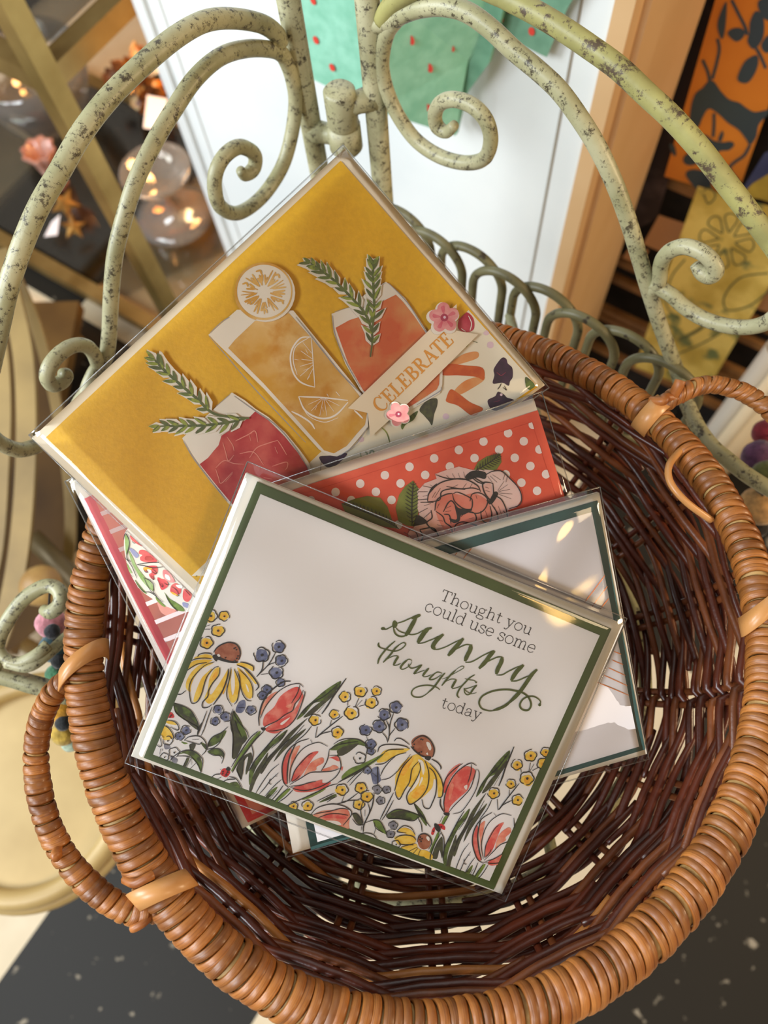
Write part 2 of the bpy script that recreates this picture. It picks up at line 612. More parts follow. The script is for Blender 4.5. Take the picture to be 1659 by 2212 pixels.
rack_sheet('gift_wrap_sheet', 'yellow paisley wrapping paper hanging below the orange bird paper',
           [(1508, 402), (1600, 430), (1720, 458), (1690, 560), (1650, 640), (1585, 745), (1528, 842), (1450, 822), (1372, 792), (1420, 650)], 0.026, pais,
           art=(mat('olive_ink', (100, 104, 62), (84, 88, 50), rough=0.6, scale=20), [], flower, 'paisley_print'))
rack_sheet('gift_wrap_sheet', 'folded yellow paper edge right of the orange bird paper',
           [(1640, 428), (1600, 424), (1626, 396), (1720, 340), (1720, 452)], 0.034, mat('olive_yellow_paper', (178, 150, 52), (140, 116, 36), rough=0.6, scale=30))
rack_sheet('gift_wrap_sheet', 'blue wrapping paper strip between the orange and yellow papers',
           [(1652, 330), (1720, 300), (1720, 350), (1608, 424), (1596, 420)], 0.02, mat('blue_paper', (70, 78, 110), (52, 58, 96), rough=0.6, scale=20))
rack_sheet('gift_wrap_sheet', 'dark floral paper behind the orange bird paper, next to the tan trim',
           [(1490, -60), (1580, -60), (1420, 470), (1330, 520)], 0.009,
           mat('dark_floral_paper', (40, 24, 24), (74, 58, 58), rough=0.8, scale=24, lo=0.5, hi=0.62, c3=(120, 24, 28), scale3=17, lo3=0.6, hi3=0.66))
rack_sheet('gift_wrap_sheet', 'plain tan paper low in the rack, left of the yellow paisley',
           [(1424, 464), (1490, 486), (1466, 560), (1390, 526)], 0.010, mat('tan_paper', (190, 138, 92), rough=0.7))
rack_sheet('gift_wrap_sheet', 'second plain tan paper in the rack right of the yellow paisley',
           [(1655, 560), (1720, 560), (1720, 690), (1612, 660)], 0.010, mat('tan_paper', (190, 138, 92)))
rack_sheet('gift_wrap_sheet', 'plain tan paper beside the tan trim above the black rack rows',
           [(1362, 530), (1402, 540), (1385, 572), (1345, 556)], 0.010, mat('tan_paper', (190, 138, 92)))
# standing rolls of paper in front of the rack
for k, (x, y, rad, lb, c) in enumerate(((1562, 905, .0105, 'grey white paper roll, nearest the basket handle', (196, 190, 178)),
                                        (1600, 905, .0105, 'cream paper roll between the grey roll and the outer roll', (226, 206, 172)),
                                        (1645, 905, .0125, 'cream paper roll at the right edge of the view', (220, 190, 146)))):
    pr = Pl(E2 * (RK - 0.065), -E2)
    c0 = pr.hit(x, y)
    q = MB()
    H = pr.hit(x + 80, 735).z
    q.lathe((c0.x, c0.y, 0.0), [(0.0001, 0), (rad, 0), (rad, H), (rad * .86, H), (rad * .86, H - .01), (0.0001, H - .01)], 24)
    t = q.build('paper_roll', mat('roll_paper_%d' % k, c, rough=0.65))
    tag(t, lb, 'paper roll', 'standing paper rolls')

# ---------------------------------------------------------------- brass shelf unit at the left
M_brass = mat('aged_brass', (176, 148, 92), (140, 112, 62), rough=0.38, metal=0.75, scale=14)
M_brass2 = mat('brushed_brass', (196, 168, 104), (150, 122, 66), rough=0.34, metal=0.8, scale=10)
M_glass = film('shelf_glass', 0.8, 0.02, tint=(0.90, 0.88, 0.82, 1))
SP = at_z(420, 770, 0.0)                       # foot of the nearest post
et = thing('brass_shelf_unit', 'square brass tube shelf unit with glass shelves at the left', 'shelf', SP)
ple = Pl(SP, -E2)
def pxz(x, y):                                 # height of a pixel on the vertical line through the post
    r = ray(x, y)
    k = Vector((SP.x, SP.y)).length / Vector((r.x, r.y)).length
    return CAM.z + r.z * k
Z1, Z2 = pxz(112, 160), pxz(412, 750)
WX, WY = 0.62, 0.34
for i in (0, 1):
    for j in (0, 1):
        p = SP - E1 * (WX * i) + E2 * (WY * j)
        q = MB()
        q.box(p + UP * 0.75, E1 * 0.022, E2 * 0.022, UP * 1.5)
        q.build('post', M_brass2, et)
for z in (Z1, Z2):
    for j in (0, 1):
        q = MB()
        q.bar(SP + E2 * (WY * j) - E1 * 0.011 + UP * z, SP - E1 * (WX - 0.011) + E2 * (WY * j) + UP * z, 0.022, 0.022)
        q.build('rail', M_brass, et)
    for i in (0, 1):
        q = MB()
        q.bar(SP - E1 * (WX * i) + E2 * 0.011 + UP * z, SP - E1 * (WX * i) + E2 * (WY - 0.011) + UP * z, 0.022, 0.022)
        q.build('rail', M_brass, et)
    q = MB()
    q.box(SP - E1 * WX / 2 + E2 * WY / 2 + UP * (z + 0.0135), E1 * (WX - 0.03), E2 * (WY - 0.03), UP * 0.005)
    q.build('glass_shelf', M_glass, et)
ZS = Z2 + 0.0165
# things on the low glass shelf
M_clear = film('clear_glass', 2.2, 0.06, haze=0.10, tint=(0.93, 0.90, 0.85, 1))
def on(x, y, dz=0):
    return at_z(x, y, ZS + dz)
c = on(380, 470)
t = thing('footed_glass_dish', 'footed pressed-glass dish glowing amber on the low glass shelf', 'dish', c)
q = MB(); q.lathe(c, [(.0005, 0.001), (.060, 0.001), (.062, .006), (.045, .010), (.012, .016), (.009, .05), (.012, .07)], 32)
q.build('foot', film('amber_glow_glass', 2.0, 0.08, haze=0.12, tint=(1.0, 0.78, 0.52, 1)), t)  # amber tint puts the lamp's orange glow into the glass
q = MB(); q.lathe(c, [(.012, .07), (.03, .075), (.05, .09), (.054, .10), (.050, .10), (.028, .082), (.0005, .078)], 32)
q.build('bowl', M_clear, t)
c = on(118, 262)
t = thing('glass_bowl', 'large clear glass bowl behind the brass post', 'bowl', c)
q = MB(); q.lathe(c, [(.0005, .0), (.04, 0), (.075, .03), (.092, .08), (.095, .12), (.092, .12), (.088, .08), (.07, .034), (.0005, .006)], 36)
q.build('body', M_clear, t)
# gilded foliage cluster and its tag
c = on(318, 222)
t = thing('gilded_foliage', 'heap of bronze gilded leaves beside the glass bowl on the brass shelf', 'decoration', c)
q = MB()
for k in range(46):
    a = random.uniform(0, 6.28); r = random.uniform(0, .05); h = random.uniform(.022, .08) * (1.15 - r / .055)
    p = c + Vector((r * math.cos(a), r * math.sin(a), h))
    dv = Vector((random.uniform(-1, 1), random.uniform(-1, 1), random.uniform(-.5, 1))).normalized()
    sd = dv.orthogonal().normalized()
    nn = dv.cross(sd)
    L_ = random.uniform(.02, .04)
    loop = [p, p + dv * L_ * .3 + sd * L_ * .3, p + dv * L_ * .7 + sd * L_ * .28 + nn * .003, p + dv * L_, p + dv * L_ * .7 - sd * L_ * .28 + nn * .003, p + dv * L_ * .3 - sd * L_ * .3]
    q.add(loop + [v + nn * .0008 for v in loop], [(0, 1, 2, 3, 4, 5), (11, 10, 9, 8, 7, 6)] + [(i, (i + 1) % 6, 6 + (i + 1) % 6, 6 + i) for i in range(6)], k % 3)
q.build('leaf_mass', [mat('gilt_a', (196, 120, 48), (90, 48, 20), rough=0.35, metal=0.6, scale=40), mat('gilt_b', (120, 74, 36), (60, 34, 18), rough=0.4, metal=0.4, scale=40),
                      mat('gilt_c', (210, 186, 140), (150, 110, 70), rough=0.4, metal=0.3, scale=40)], t)
M_tag = mat('tag_card', (232, 226, 228), rough=0.7)
def tagcard(px, lb):
    P = [at_depth(x, y, d) for x, y, d in px]
    n = (P[1] - P[0]).cross(P[2] - P[0]).normalized()
    if n.dot(CAM - P[0]) < 0:
        n = -n
    q = MB(); q.prism(P, n, .0006)
    tag(q.build('price_tag', M_tag), lb, 'tag', 'price tags on the brass shelf')
def dep(x, y, dz):
    p = on(x, y, dz)
    return (p - CAM).dot(Vector((RX.z, RY.z, RZ.z)))
tagcard([(318, 206, dep(318, 206, .075)), (362, 214, dep(362, 214, .075)), (350, 284, dep(350, 284, .066)), (310, 276, dep(310, 276, .066))], 'white price tag lying on the gilded leaves')
tagcard([(130, 464, dep(130, 464, .014)), (124, 508, dep(124, 508, .012)), (96, 512, dep(96, 512, .004)), (112, 480, dep(112, 480, .006))], 'white price tag beside the brass star ornaments')
def star(c, R, tilt, lb):
    q = MB()
    n = Vector((math.sin(tilt) * .5, -.55, .8)).normalized()
    u = n.orthogonal().normalized(); v = n.cross(u)
    ring = [c + (u * math.cos(k * math.pi / 5 + tilt) + v * math.sin(k * math.pi / 5 + tilt)) * (R if k % 2 == 0 else R * .42) for k in range(10)]
    F = []
    V = ring + [c + n * R * .25, c - n * R * .25]
    for k in range(10):
        F += [(k, (k + 1) % 10, 10), ((k + 1) % 10, k, 11)]
    q.add(V, F)
    tag(q.build('star_ornament', mat('star_brass', (190, 142, 72), (120, 80, 36), rough=0.35, metal=0.6, scale=40)), lb, 'ornament', 'star ornaments')
star(on(140, 440, .022), .026, .3, 'larger brass star ornament, by the pink glass vase')
star(on(158, 490, .02), .021, .9, 'smaller brass star ornament, below the larger star')
c = on(128, 400)
t = thing('pink_glass_vase', 'small ribbed pink glass vase standing on the brass shelf', 'vase', c)
q = MB()
prof = [(.0005, 0), (.016, 0), (.018, .01), (.012, .03), (.016, .055), (.026, .075), (.023, .075), (.012, .05), (.0005, .02)]
V, F = [], []
for r, h in prof:
    for k in range(32):
        a = k * math.pi / 16
        rr = r * (1 + .12 * math.cos(8 * a))
        V.append(c + Vector((rr * math.cos(a), rr * math.sin(a), h)))
for i in range(len(prof) - 1):
    for k in range(32):
        F.append((i * 32 + k, i * 32 + (k + 1) % 32, (i + 1) * 32 + (k + 1) % 32, (i + 1) * 32 + k))
q.add(V, F, 0, True)
q.build('body', mat('pink_glass', (214, 160, 140), (196, 136, 118), rough=0.2, scale=30, trans=0.3), t)

# ---------------------------------------------------------------- round brass table with curved bands at the far left
M_band = mat('worn_gold', (150, 122, 66), (112, 88, 42), rough=0.5, metal=0.2, scale=12, lo=0.3, hi=0.7)
M_pale = mat('pale_gold', (196, 168, 112), (168, 140, 86), rough=0.45, metal=0.05, scale=9)
ZT = 0.36
tc_ = at_z(70, 1700, ZT)
rt_ = (at_z(268, 1765, ZT) - tc_).length
t = thing('brass_drum_table', 'round pale gold side table with raised rim, lower left behind the basket handle', 'table', (tc_.x, tc_.y, 0))
q = MB(); q.lathe((tc_.x, tc_.y, ZT), [(.0005, 0), (rt_ - .004, 0), (rt_ - .004, .003), (.0005, .003)], 64, smooth=False)
q.build('table_top', M_pale, t)
q = MB()
q.tube([Vector((tc_.x, tc_.y, ZT + .006)) + Vector((math.cos(k * .09817), math.sin(k * .09817), 0)) * rt_ for k in range(64)], .008, 12, closed=True)
q.tube([Vector((tc_.x, tc_.y, ZT - .004)) + Vector((math.cos(k * .09817), math.sin(k * .09817), 0)) * (rt_ + .006) for k in range(64)], .006, 12, closed=True)
q.build('rim', M_pale, t)
for k in range(3):
    a = k * 2.094 + 1.9
    q = MB()
    p = Vector((tc_.x + math.cos(a) * rt_ * .8, tc_.y + math.sin(a) * rt_ * .8, 0))
    q.tube([p + UP * ZT, p + UP * ZT * .5, p], .009, 10)
    q.build('leg', M_band, t)
# chair-like back of curved bands behind the table
bk = thing('gold_band_chair', 'old gold metal chair with broad curved back bands, far left', 'chair', (tc_.x - .06, tc_.y + .14, 0))
bands = [([(-6, 540), (22, 640), (48, 760), (56, 900), (52, 1050), (38, 1200), (12, 1330), (-30, 1440)], .0095, .74),
         ([(30, 590), (75, 700), (110, 830), (136, 960), (150, 1080), (148, 1190), (130, 1290)], .0055, .80),
         ([(-40, 600), (-8, 720), (4, 860), (0, 1010), (-12, 1180), (-40, 1300)], .0085, .76)]
for pts, wd, dp in bands:
    P = [at_depth(p.x, p.y, dp) for p in catmull([(x, y, 0) for x, y in pts], 6)]
    q = MB()
    V, F = [], []
    vd = Vector((RX.z, RY.z, RZ.z))
    fr_ = frames(P)
    for p, (tg, a, b) in zip(P, fr_):
        sd = tg.cross(vd).normalized()
        V += [p - sd * wd, p + sd * wd, p + sd * wd + vd * .005, p - sd * wd + vd * .005]
    for i in range(len(P) - 1):
        for k in range(4):
            F.append((i * 4 + k, i * 4 + (k + 1) % 4, (i + 1) * 4 + (k + 1) % 4, (i + 1) * 4 + k))
    F += [(0, 1, 2, 3), tuple((len(P) - 1) * 4 + k for k in (3, 2, 1, 0))]
    q.add(V, F)
    q.build('back_band', M_band, bk)
q = MB()
q.tube([at_depth(x, y, .78) for x, y in ((70, 1160), (150, 1240), (240, 1340))], .010, 10)
q.build('stretcher', mat('dark_gold', (92, 76, 46), rough=0.5, metal=0.4), bk)
q = MB()
q.ball(at_depth(88, 1265, .70), .019, squash=.8)
q.build('finial', mat('gold_ball', (186, 152, 92), (150, 112, 60), rough=0.5, scale=40), bk)
back = [at_depth(x, y, .86) for x, y in ((-80, 560), (26, 575), (76, 680), (122, 830), (150, 960), (164, 1080), (160, 1300), (-80, 1480))]
q = MB()
q.prism(back, (CAM - back[3]).normalized(), .004)
q.build('back_panel', mat('dark_gold_panel', (82, 56, 22), (58, 38, 14), rough=0.7, spec=0.15, scale=8), bk)
q = MB()                                            # seat pan of the chair, down below the bands
pc = at_depth(-330, 900, .9)
q.box((pc.x, pc.y, .10), (.36, 0, 0), (0, .5, 0), (0, 0, .02))
q.build('seat', mat('dark_gold_seat', (112, 84, 40), (84, 60, 28), rough=0.5, metal=0.4, scale=10), bk)
for sx in (-1, 1):
    for sy in (-1, 1):
        q = MB()
        q.tube([Vector((pc.x + sx * .15, pc.y + sy * .22, .09)), Vector((pc.x + sx * .16, pc.y + sy * .23, 0))], .01, 10)
        q.build('leg', M_band, bk)

# ================================================================ green metal corner stand
M_green = mat('chipped_green_paint', (178, 172, 136), (152, 148, 110), rough=0.42, scale=45, c3=(70, 62, 46), scale3=230, lo3=0.53, hi3=0.59, rough3=0.85, bump=0.12, bscale=400)
M_green2 = mat('mottled_green_paint', (168, 162, 100), (142, 136, 84), rough=0.45, scale=60, c3=(84, 70, 54), scale3=110, lo3=0.53, hi3=0.585, rough3=0.75, bump=0.12, bscale=300)
HG = Vector((-0.0552, 0.3254, 0))
def vdir(deg):
    return Vector((math.cos(math.radians(deg)), math.sin(math.radians(deg)), 0))
DL, DR = vdir(-124), vdir(-35)
pl_L, pl_R = Pl(HG, UP.cross(DL)), Pl(HG, UP.cross(DR))
ZG = 0.632                                          # shelf height
Lr = 0.335
stand = thing('metal_corner_stand', 'chipped pale green metal corner stand with scrollwork holding the wicker basket', 'stand', (HG.x, HG.y, 0))
def rod(name, pl, px, r, m=M_green, seg=14, n=7, r_end=None, end=None):
    P = []
    for p in px:
        if len(p) == 3:
            P.append(at_depth(p[0], p[1], p[2]))
        else:
            P.append(pl.hit(*p))
    if end is not None:
        P.append(Vector(end))
    P = catmull(P, n)
    rr = [r] * len(P)
    if r_end:
        k = int(len(P) * .12) + 1
        for i in range(k):
            rr[-1 - i] = r_end + (r - r_end) * min(1, i / k * 1.2)
    q = MB()
    q.tube(P, rr, seg)
    return q.build(name, m, stand)
# --- left panel
rod('outer_arch', pl_L, [(606, 92), (594, 70), (561, 50), (502, 40), (443, 46), (380, 80), (304, 143), (236, 211), (177, 287), (131, 367), (84, 447), (46, 536), (17, 624), (0, 700), (-22, 800)], .0038)
rod('inner_arch', pl_L, [(612, 120), (590, 108), (536, 105), (477, 122), (422, 169), (376, 236), (333, 308), (295, 388), (270, 464), (249, 548), (240, 640), (236, 720), (229, 769), (205, 805), (188, 845), (178, 900)], .0034, end=HG + DL * .17 + UP * .633)
rod('scroll', pl_L, [(600, 106), (616, 128), (631, 169), (638, 224), (629, 295), (608, 363), (565, 426), (515, 460), (477, 447), (464, 409), (468, 367), (489, 333), (519, 317), (549, 333), (549, 362), (530, 378), (519, 368)], .0034, r_end=.0022)
rod('side_scroll', pl_L, [(196, 838), (212, 805), (206, 772), (190, 750), (166, 745), (138, 757), (112, 783), (101, 811), (112, 831), (132, 826), (143, 810), (133, 806)], .0032, r_end=.0022)
rod('side_scroll', pl_L, [(-40, 915), (-12, 948), (14, 964), (42, 972), (71, 966), (94, 954), (122, 930), (150, 905), (184, 872)], .0034)
LD = .345
rod('lower_scroll', None, [(-14, 1450, LD), (-8, 1400, LD), (8, 1355, LD), (47, 1299, LD), (85, 1271, LD), (112, 1266, LD), (130, 1281, LD - .002), (129, 1305, LD - .003), (110, 1322, LD - .003), (95, 1318, LD)], .0033, r_end=.0026)
rod('lower_scroll', None, [(-6, 1392, LD), (3, 1412, LD), (18, 1426, LD), (44, 1430, LD), (78, 1414, LD), (104, 1392, LD + .003)], .0026)
rod('lower_scroll', None, [(14, 1432, LD), (60, 1440, LD), (100, 1415, LD + .004), (150, 1370, LD + .012)], .0026)
q = MB()
P = [at_depth(-40, 1448, LD), at_depth(30, 1466, LD + .002), at_depth(85, 1482, LD + .004), at_depth(190, 1500, LD + .012), Vector((BC.x - .105, BC.y, ZG))]
q.tube(catmull(P, 6), .0042, 4, flat=0.8)
q.build('flat_rail', M_green, stand)
# --- right panel
rod('inner_arch', pl_R, [(786, 52), (812, 52), (845, 46), (871, 30), (909, 17), (955, 13), (1006, 25), (1056, 59), (1111, 110), (1162, 152), (1210, 198), (1258, 264), (1296, 328), (1331, 405), (1360, 486), (1382, 560), (1400, 622), (1416, 672), (1433, 722), (1450, 768), (1464, 806),
                         (1480, 860, .372), (1504, 916, .368), (1535, 960, .362), (1570, 991, .357), (1614, 1026, .352), (1660, 1055, .35), (1720, 1090, .35)], .0036)
rod('outer_arch', pl_R, [(826, 44), (841, 17), (868, -6), (930, -40), (1010, -38), (1080, -12), (1105, 0), (1160, 29), (1215, 62), (1270, 99), (1336, 147), (1399, 206), (1454, 257), (1513, 323), (1564, 389), (1615, 455), (1659, 514), (1705, 580)], .0039, m=M_green2)
rod('scroll', pl_R, [(856, 42), (838, 68), (828, 105), (826, 148), (837, 198), (862, 253), (900, 304), (951, 338), (1006, 352), (1046, 342), (1060, 304), (1051, 262), (1023, 230), (985, 215), (954, 221), (940, 245), (944, 272), (964, 285), (982, 270)], .0033, r_end=.0022)
rod('side_scroll', pl_R, [(1402, 632), (1423, 611), (1426, 580), (1434, 556), (1453, 539), (1482, 533), (1518, 546), (1542, 570), (1546, 588), (1532, 597), (1513, 586), (1500, 571)], .0033, r_end=.0020)
rod('side_scroll', pl_R, [(1412, 608), (1428, 623), (1452, 639), (1476, 661), (1513, 685), (1561, 702), (1609, 707), (1645, 701), (1670, 686), (1720, 640)], .0033)
# posts, vertical, down to the floor
def post_at(pl, px, py, name='post', r=.0053):
    p = pl.hit(px, py)
    q = MB()
    q.tube([Vector((p.x, p.y, 0)), Vector((p.x, p.y, .5)), Vector((p.x, p.y, .99))], r, 16)
    q.build(name, M_green, stand)
    return p
pL = post_at(pl_L, 643, 110)
pR = post_at(pl_R, 802, 110)
bis = (DL + DR).normalized()
for e in (HG + bis * .33 + Vector((.045, .02, 0)), HG + bis * .33 + Vector((-.045, .02, 0))):
    q = MB()
    q.tube([Vector((e.x, e.y, 0)), Vector((e.x, e.y, .3)), Vector((e.x, e.y, ZG))], .005, 12)
    q.build('leg', M_green, stand)
# hinge: pin, two knuckle arms
zt, zb = None, None
def z_on(pt, px, py):
    r = ray(px, py)
    k = Vector((pt.x, pt.y)).length / Vector((r.x, r.y)).length
    return CAM.z + r.z * k
HP = (pL + pR) / 2
HP = Vector((HP.x, HP.y, 0)) - Vector((HP.x, HP.y, 0)).normalized() * .008
zt, zb = z_on(HP, 738, 190), z_on(HP, 752, 322)
zm = z_on(HP, 745, 268)
rp = .0075
q = MB()
q.lathe((HP.x, HP.y, 0), [(.0001, zt), (rp * .8, zt), (rp, zt - .0015), (rp, zm + .001), (rp * .93, zm), (.0001, zm)], 24)
q.build('hinge_pin', M_green, stand)
q = MB()
q.lathe((HP.x, HP.y, 0), [(.0001, zm), (rp * 1.08, zm - .0005), (rp * 1.1, zb + .002), (rp * .9, zb), (.0001, zb)], 24)
q.build('hinge_knuckle', M_green, stand)
q = MB()
zl = z_on(pL, 680, 280)
q.tube([Vector((pL.x, pL.y, zl)), (Vector((pL.x, pL.y, zl)) + Vector((HP.x, HP.y, (zm + zb) / 2))) / 2, Vector((HP.x, HP.y, (zm + zb) / 2))], [.0058, .005, .0055], 12)
zr = z_on(pR, 812, 210)
q.tube([Vector((pR.x, pR.y, zr)), (Vector((pR.x, pR.y, zr)) + Vector((HP.x, HP.y, (zt + zm) / 2))) / 2, Vector((HP.x, HP.y, (zt + zm) / 2))], [.006, .0052, .0058], 12)
q.build('hinge_arm', M_green, stand)
# looped gallery along the back of the shelf
def s_of(pl, px, py, d):
    return (pl.hit(px, py) - HG).dot(d)
M_gal = mat('gallery_green', (118, 112, 78), (96, 90, 60), rough=0.45, scale=60, c3=(60, 50, 36), scale3=200, lo3=0.6, hi3=0.66)
apex = [(938, 515), (1010, 549), (1108, 602), (1212, 676), (1306, 708), (1384, 784), (1446, 799)]
ss = [s_of(pl_R, x, y, DR) for x, y in apex]
st = (ss[-1] - ss[0]) / 6
zap = ZG + .0345
ZF = ZG - .05
for k in range(-1, 7):
    c = ss[0] + st * k
    P = []
    hw = st * .85
    for i in range(-4, 29):
        a = math.pi * min(max(i, 0), 24) / 24
        z = zap - hw + math.sin(a) * hw
        if i < 0:
            z = zap - hw - (zap - hw - ZF) * (-i / 4)
        if i > 24:
            z = zap - hw - (zap - hw - ZF) * ((i - 24) / 4)
        P.append(HG + DR * (c - math.cos(a) * hw) + UP * z + pl_R.n * (.0018 if k % 2 else -.0018))
    q = MB()
    q.tube(P, .0025, 10)
    q.build('gallery_loop', M_gal, stand)
for d in (DL,):
    q = MB()
    le = .20
    q.tube([HG + d * .005 + UP * ZG, HG + d * le * .5 + UP * ZG, HG + d * le + UP * ZG], .0036, 10)
    q.build('shelf_rail', M_gal, stand)
q = MB()
q.tube([HG + DR * .005 + UP * ZF, HG + DR * Lr * .4 + UP * ZF, HG + DR * Lr * .75 + UP * ZF], .003, 10)
q.build('gallery_rail', M_gal, stand)
# shelf: a ring below the basket and bars tying it to the two panels
q = MB()
q.tube([Vector((BC.x + .105 * math.cos(k * .1309), BC.y + .105 * math.sin(k * .1309), ZG)) for k in range(48)], .0032, 8, closed=True)
q.build('shelf_ring', M_green, stand)
per = Vector((-bis.y, bis.x, 0))
for k in (-2, -1, 0, 1, 2):
    o = per * (k * .042)
    back = abs(k) * .042
    front = .262 + math.sqrt(.105 ** 2 - (k * .042) ** 2)
    q = MB()
    q.tube([HG + o + bis * back + UP * ZG, HG + o + bis * (back + front) / 2 + UP * ZG, HG + o + bis * front + UP * ZG], .0028, 8)
    q.build('shelf_bar', M_green, stand)

# ================================================================ wicker basket
M_rim = [mat('cane_wrap', (168, 106, 48), (134, 77, 28), rough=0.40, scale=70, island=0.30, coat=0.12)]
streaks(M_rim[0], 'fibre', (104, 54, 18), 0.75)
M_core = mat('straw_core', (196, 158, 98), (170, 128, 70), rough=0.6, scale=120)
M_strap = mat('flat_cane_strap', (204, 146, 86), (188, 128, 70), rough=0.38, scale=40, coat=0.1)
M_rods = [mat('dark_willow', (92, 41, 23), (64, 27, 15), rough=0.38, scale=60, island=0.25, coat=0.25, bump=0.2, bscale=500),
          mat('red_willow', (112, 50, 27), (80, 34, 19), rough=0.38, scale=60, island=0.2, coat=0.25, bump=0.2, bscale=500),
          mat('brown_willow', (134, 74, 37), (98, 50, 24), rough=0.42, scale=60, island=0.2, coat=0.15, bump=0.2, bscale=500),
          mat('honey_willow', (190, 126, 62), (160, 98, 44), rough=0.42, scale=60, island=0.15, coat=0.15, bump=0.2, bscale=500)]
basket = thing('wicker_basket', 'round dark wicker basket with tan cane-wrapped rim and two side handles', 'basket', (BC.x, BC.y, 0.638))
RR, RT = 0.1289, 0.0062
def rim_t(th):                                       # the wrapped rim is slimmer at the back
    return RT - .0010 * math.sin(th)
def rim_r(th):                                       # the rim is hand bent, not a true circle
    c = (-.00149, .0018, -.00145, -.002, .00111, .00179)
    return RR + sum(c[2 * k] * math.cos((k + 1) * th) + c[2 * k + 1] * math.sin((k + 1) * th) for k in range(3))
def wind(q, P, closed, rt, pitch, half_w, thick, tilt, mi=0, seg=22, skip=None):
    """Cane wound around a path: many separate flat bands."""
    fr_ = frames(P, closed)
    n = len(P)
    L = [0]
    for i in range(1, n + (1 if closed else 0)):
        L.append(L[-1] + (P[i % n] - P[i - 1]).length)
    def at(s):
        s = s % L[-1] if closed else max(0, min(L[-1] - 1e-9, s))
        i = 0
        lo, hi = 0, len(L) - 1
        while hi - lo > 1:
            m = (lo + hi) // 2
            if L[m] <= s:
                lo = m
            else:
                hi = m
        t = (s - L[lo]) / (L[lo + 1] - L[lo])
        a, b = lo % n, (lo + 1) % n
        T = fr_[a][0].lerp(fr_[b][0], t).normalized()
        A = fr_[a][1].lerp(fr_[b][1], t)
        A = (A - T * A.dot(T)).normalized()
        return P[a].lerp(P[b], t), T, A, T.cross(A)
    q.attrs = {'fibre': []}
    s = 0.0
    while s < L[-1] - pitch * .4:
        if skip and skip(s):
            s += pitch
            continue
        hw = half_w * random.uniform(.8, 1.12)
        r0 = (rt(2 * math.pi * s / L[-1]) if callable(rt) else rt) * random.uniform(.985, 1.05)
        tl = tilt + random.uniform(-.0008, .0008)
        ph = random.uniform(-.2, .2)
        V, F = [], []
        f0 = random.uniform(0, 500)
        for i in range(seg):
            a = 2 * math.pi * i / seg
            off = tl * math.cos(a + ph + 0.6)
            p, T, A, B = at(s + off)
            O = A * math.cos(a) + B * math.sin(a)
            for (w_, h_) in ((-1, 0), (-.72, .75), (0, 1.0), (.72, .75), (1, 0), (0, -.5)):
                V.append(p + O * (r0 + thick * h_) + T * (w_ * hw))
                q.attrs['fibre'].append(f0 + w_ + .03 * math.sin(a * 2 + f0))
        for i in range(seg):
            j = (i + 1) % seg
            for k in range(6):
                k2 = (k + 1) % 6
                F.append((i * 6 + k, i * 6 + k2, j * 6 + k2, j * 6 + k))
        q.add(V, F, mi, True)
        s += pitch * random.uniform(.9, 1.1) * (1.22 if random.random() < .08 else 1)
rimP = [Vector((BC.x + rim_r(a) * math.cos(a), BC.y + rim_r(a) * math.sin(a), BC.z)) for a in [2 * math.pi * k / 256 for k in range(256)]]
q = MB(); q.tube(rimP, [rim_t(2 * math.pi * k / 256) * .93 for k in range(256)], 14, closed=True); q.build('rim_core', M_core, basket)
q = MB(); wind(q, rimP, True, rim_t, .0033, .0018, .0009, .0028); q.build('rim_wrapping', M_rim, basket)

# side wall profile: s in 0..1 from the rim to the foot
ZB = 0.6415
def prof(s):
    a = s * math.pi / 2
    return (0.084 + 0.0435 * math.cos(a) ** .85, BC.z - .005 - (BC.z - .005 - ZB) * math.sin(a))
def wall(s, th, d=0.0):
    s = max(.015, min(.985, s))
    r, z = prof(max(0, min(1, s)))
    r2, z2 = prof(max(0, min(1, s + .01)))
    r1, z1 = prof(max(0, min(1, s - .01)))
    tx, tz = r2 - r1, z2 - z1
    l = math.hypot(tx, tz)
    nr, nz = -tz / l, tx / l
    if nr < 0: nr, nz = -nr, -nz
    r, z = (r + nr * d) * (1 + (rim_r(th) / RR - 1) * (1 - s)), z + nz * d
    return Vector((BC.x + r * math.cos(th), BC.y + r * math.sin(th), z))
NS = 19
TH0 = math.radians(-10)
stakes = [TH0 + 2 * math.pi * k / NS for k in range(NS)]
for th in stakes:
    for dd in (-.021, .021):
        q = MB()
        P = [wall(i / 14, th + dd * (1 + .25 * i / 14)) for i in range(15)]
        P += [Vector((BC.x + r * math.cos(th + dd * .07 / r), BC.y + r * math.sin(th + dd * .07 / r), ZB)) for r in (.066, .048, .030, .012)]
        q.tube(P, .0015, 8)
        q.build('stake', M_rods[random.choice((1, 2, 2))], basket)
ROWS = 25
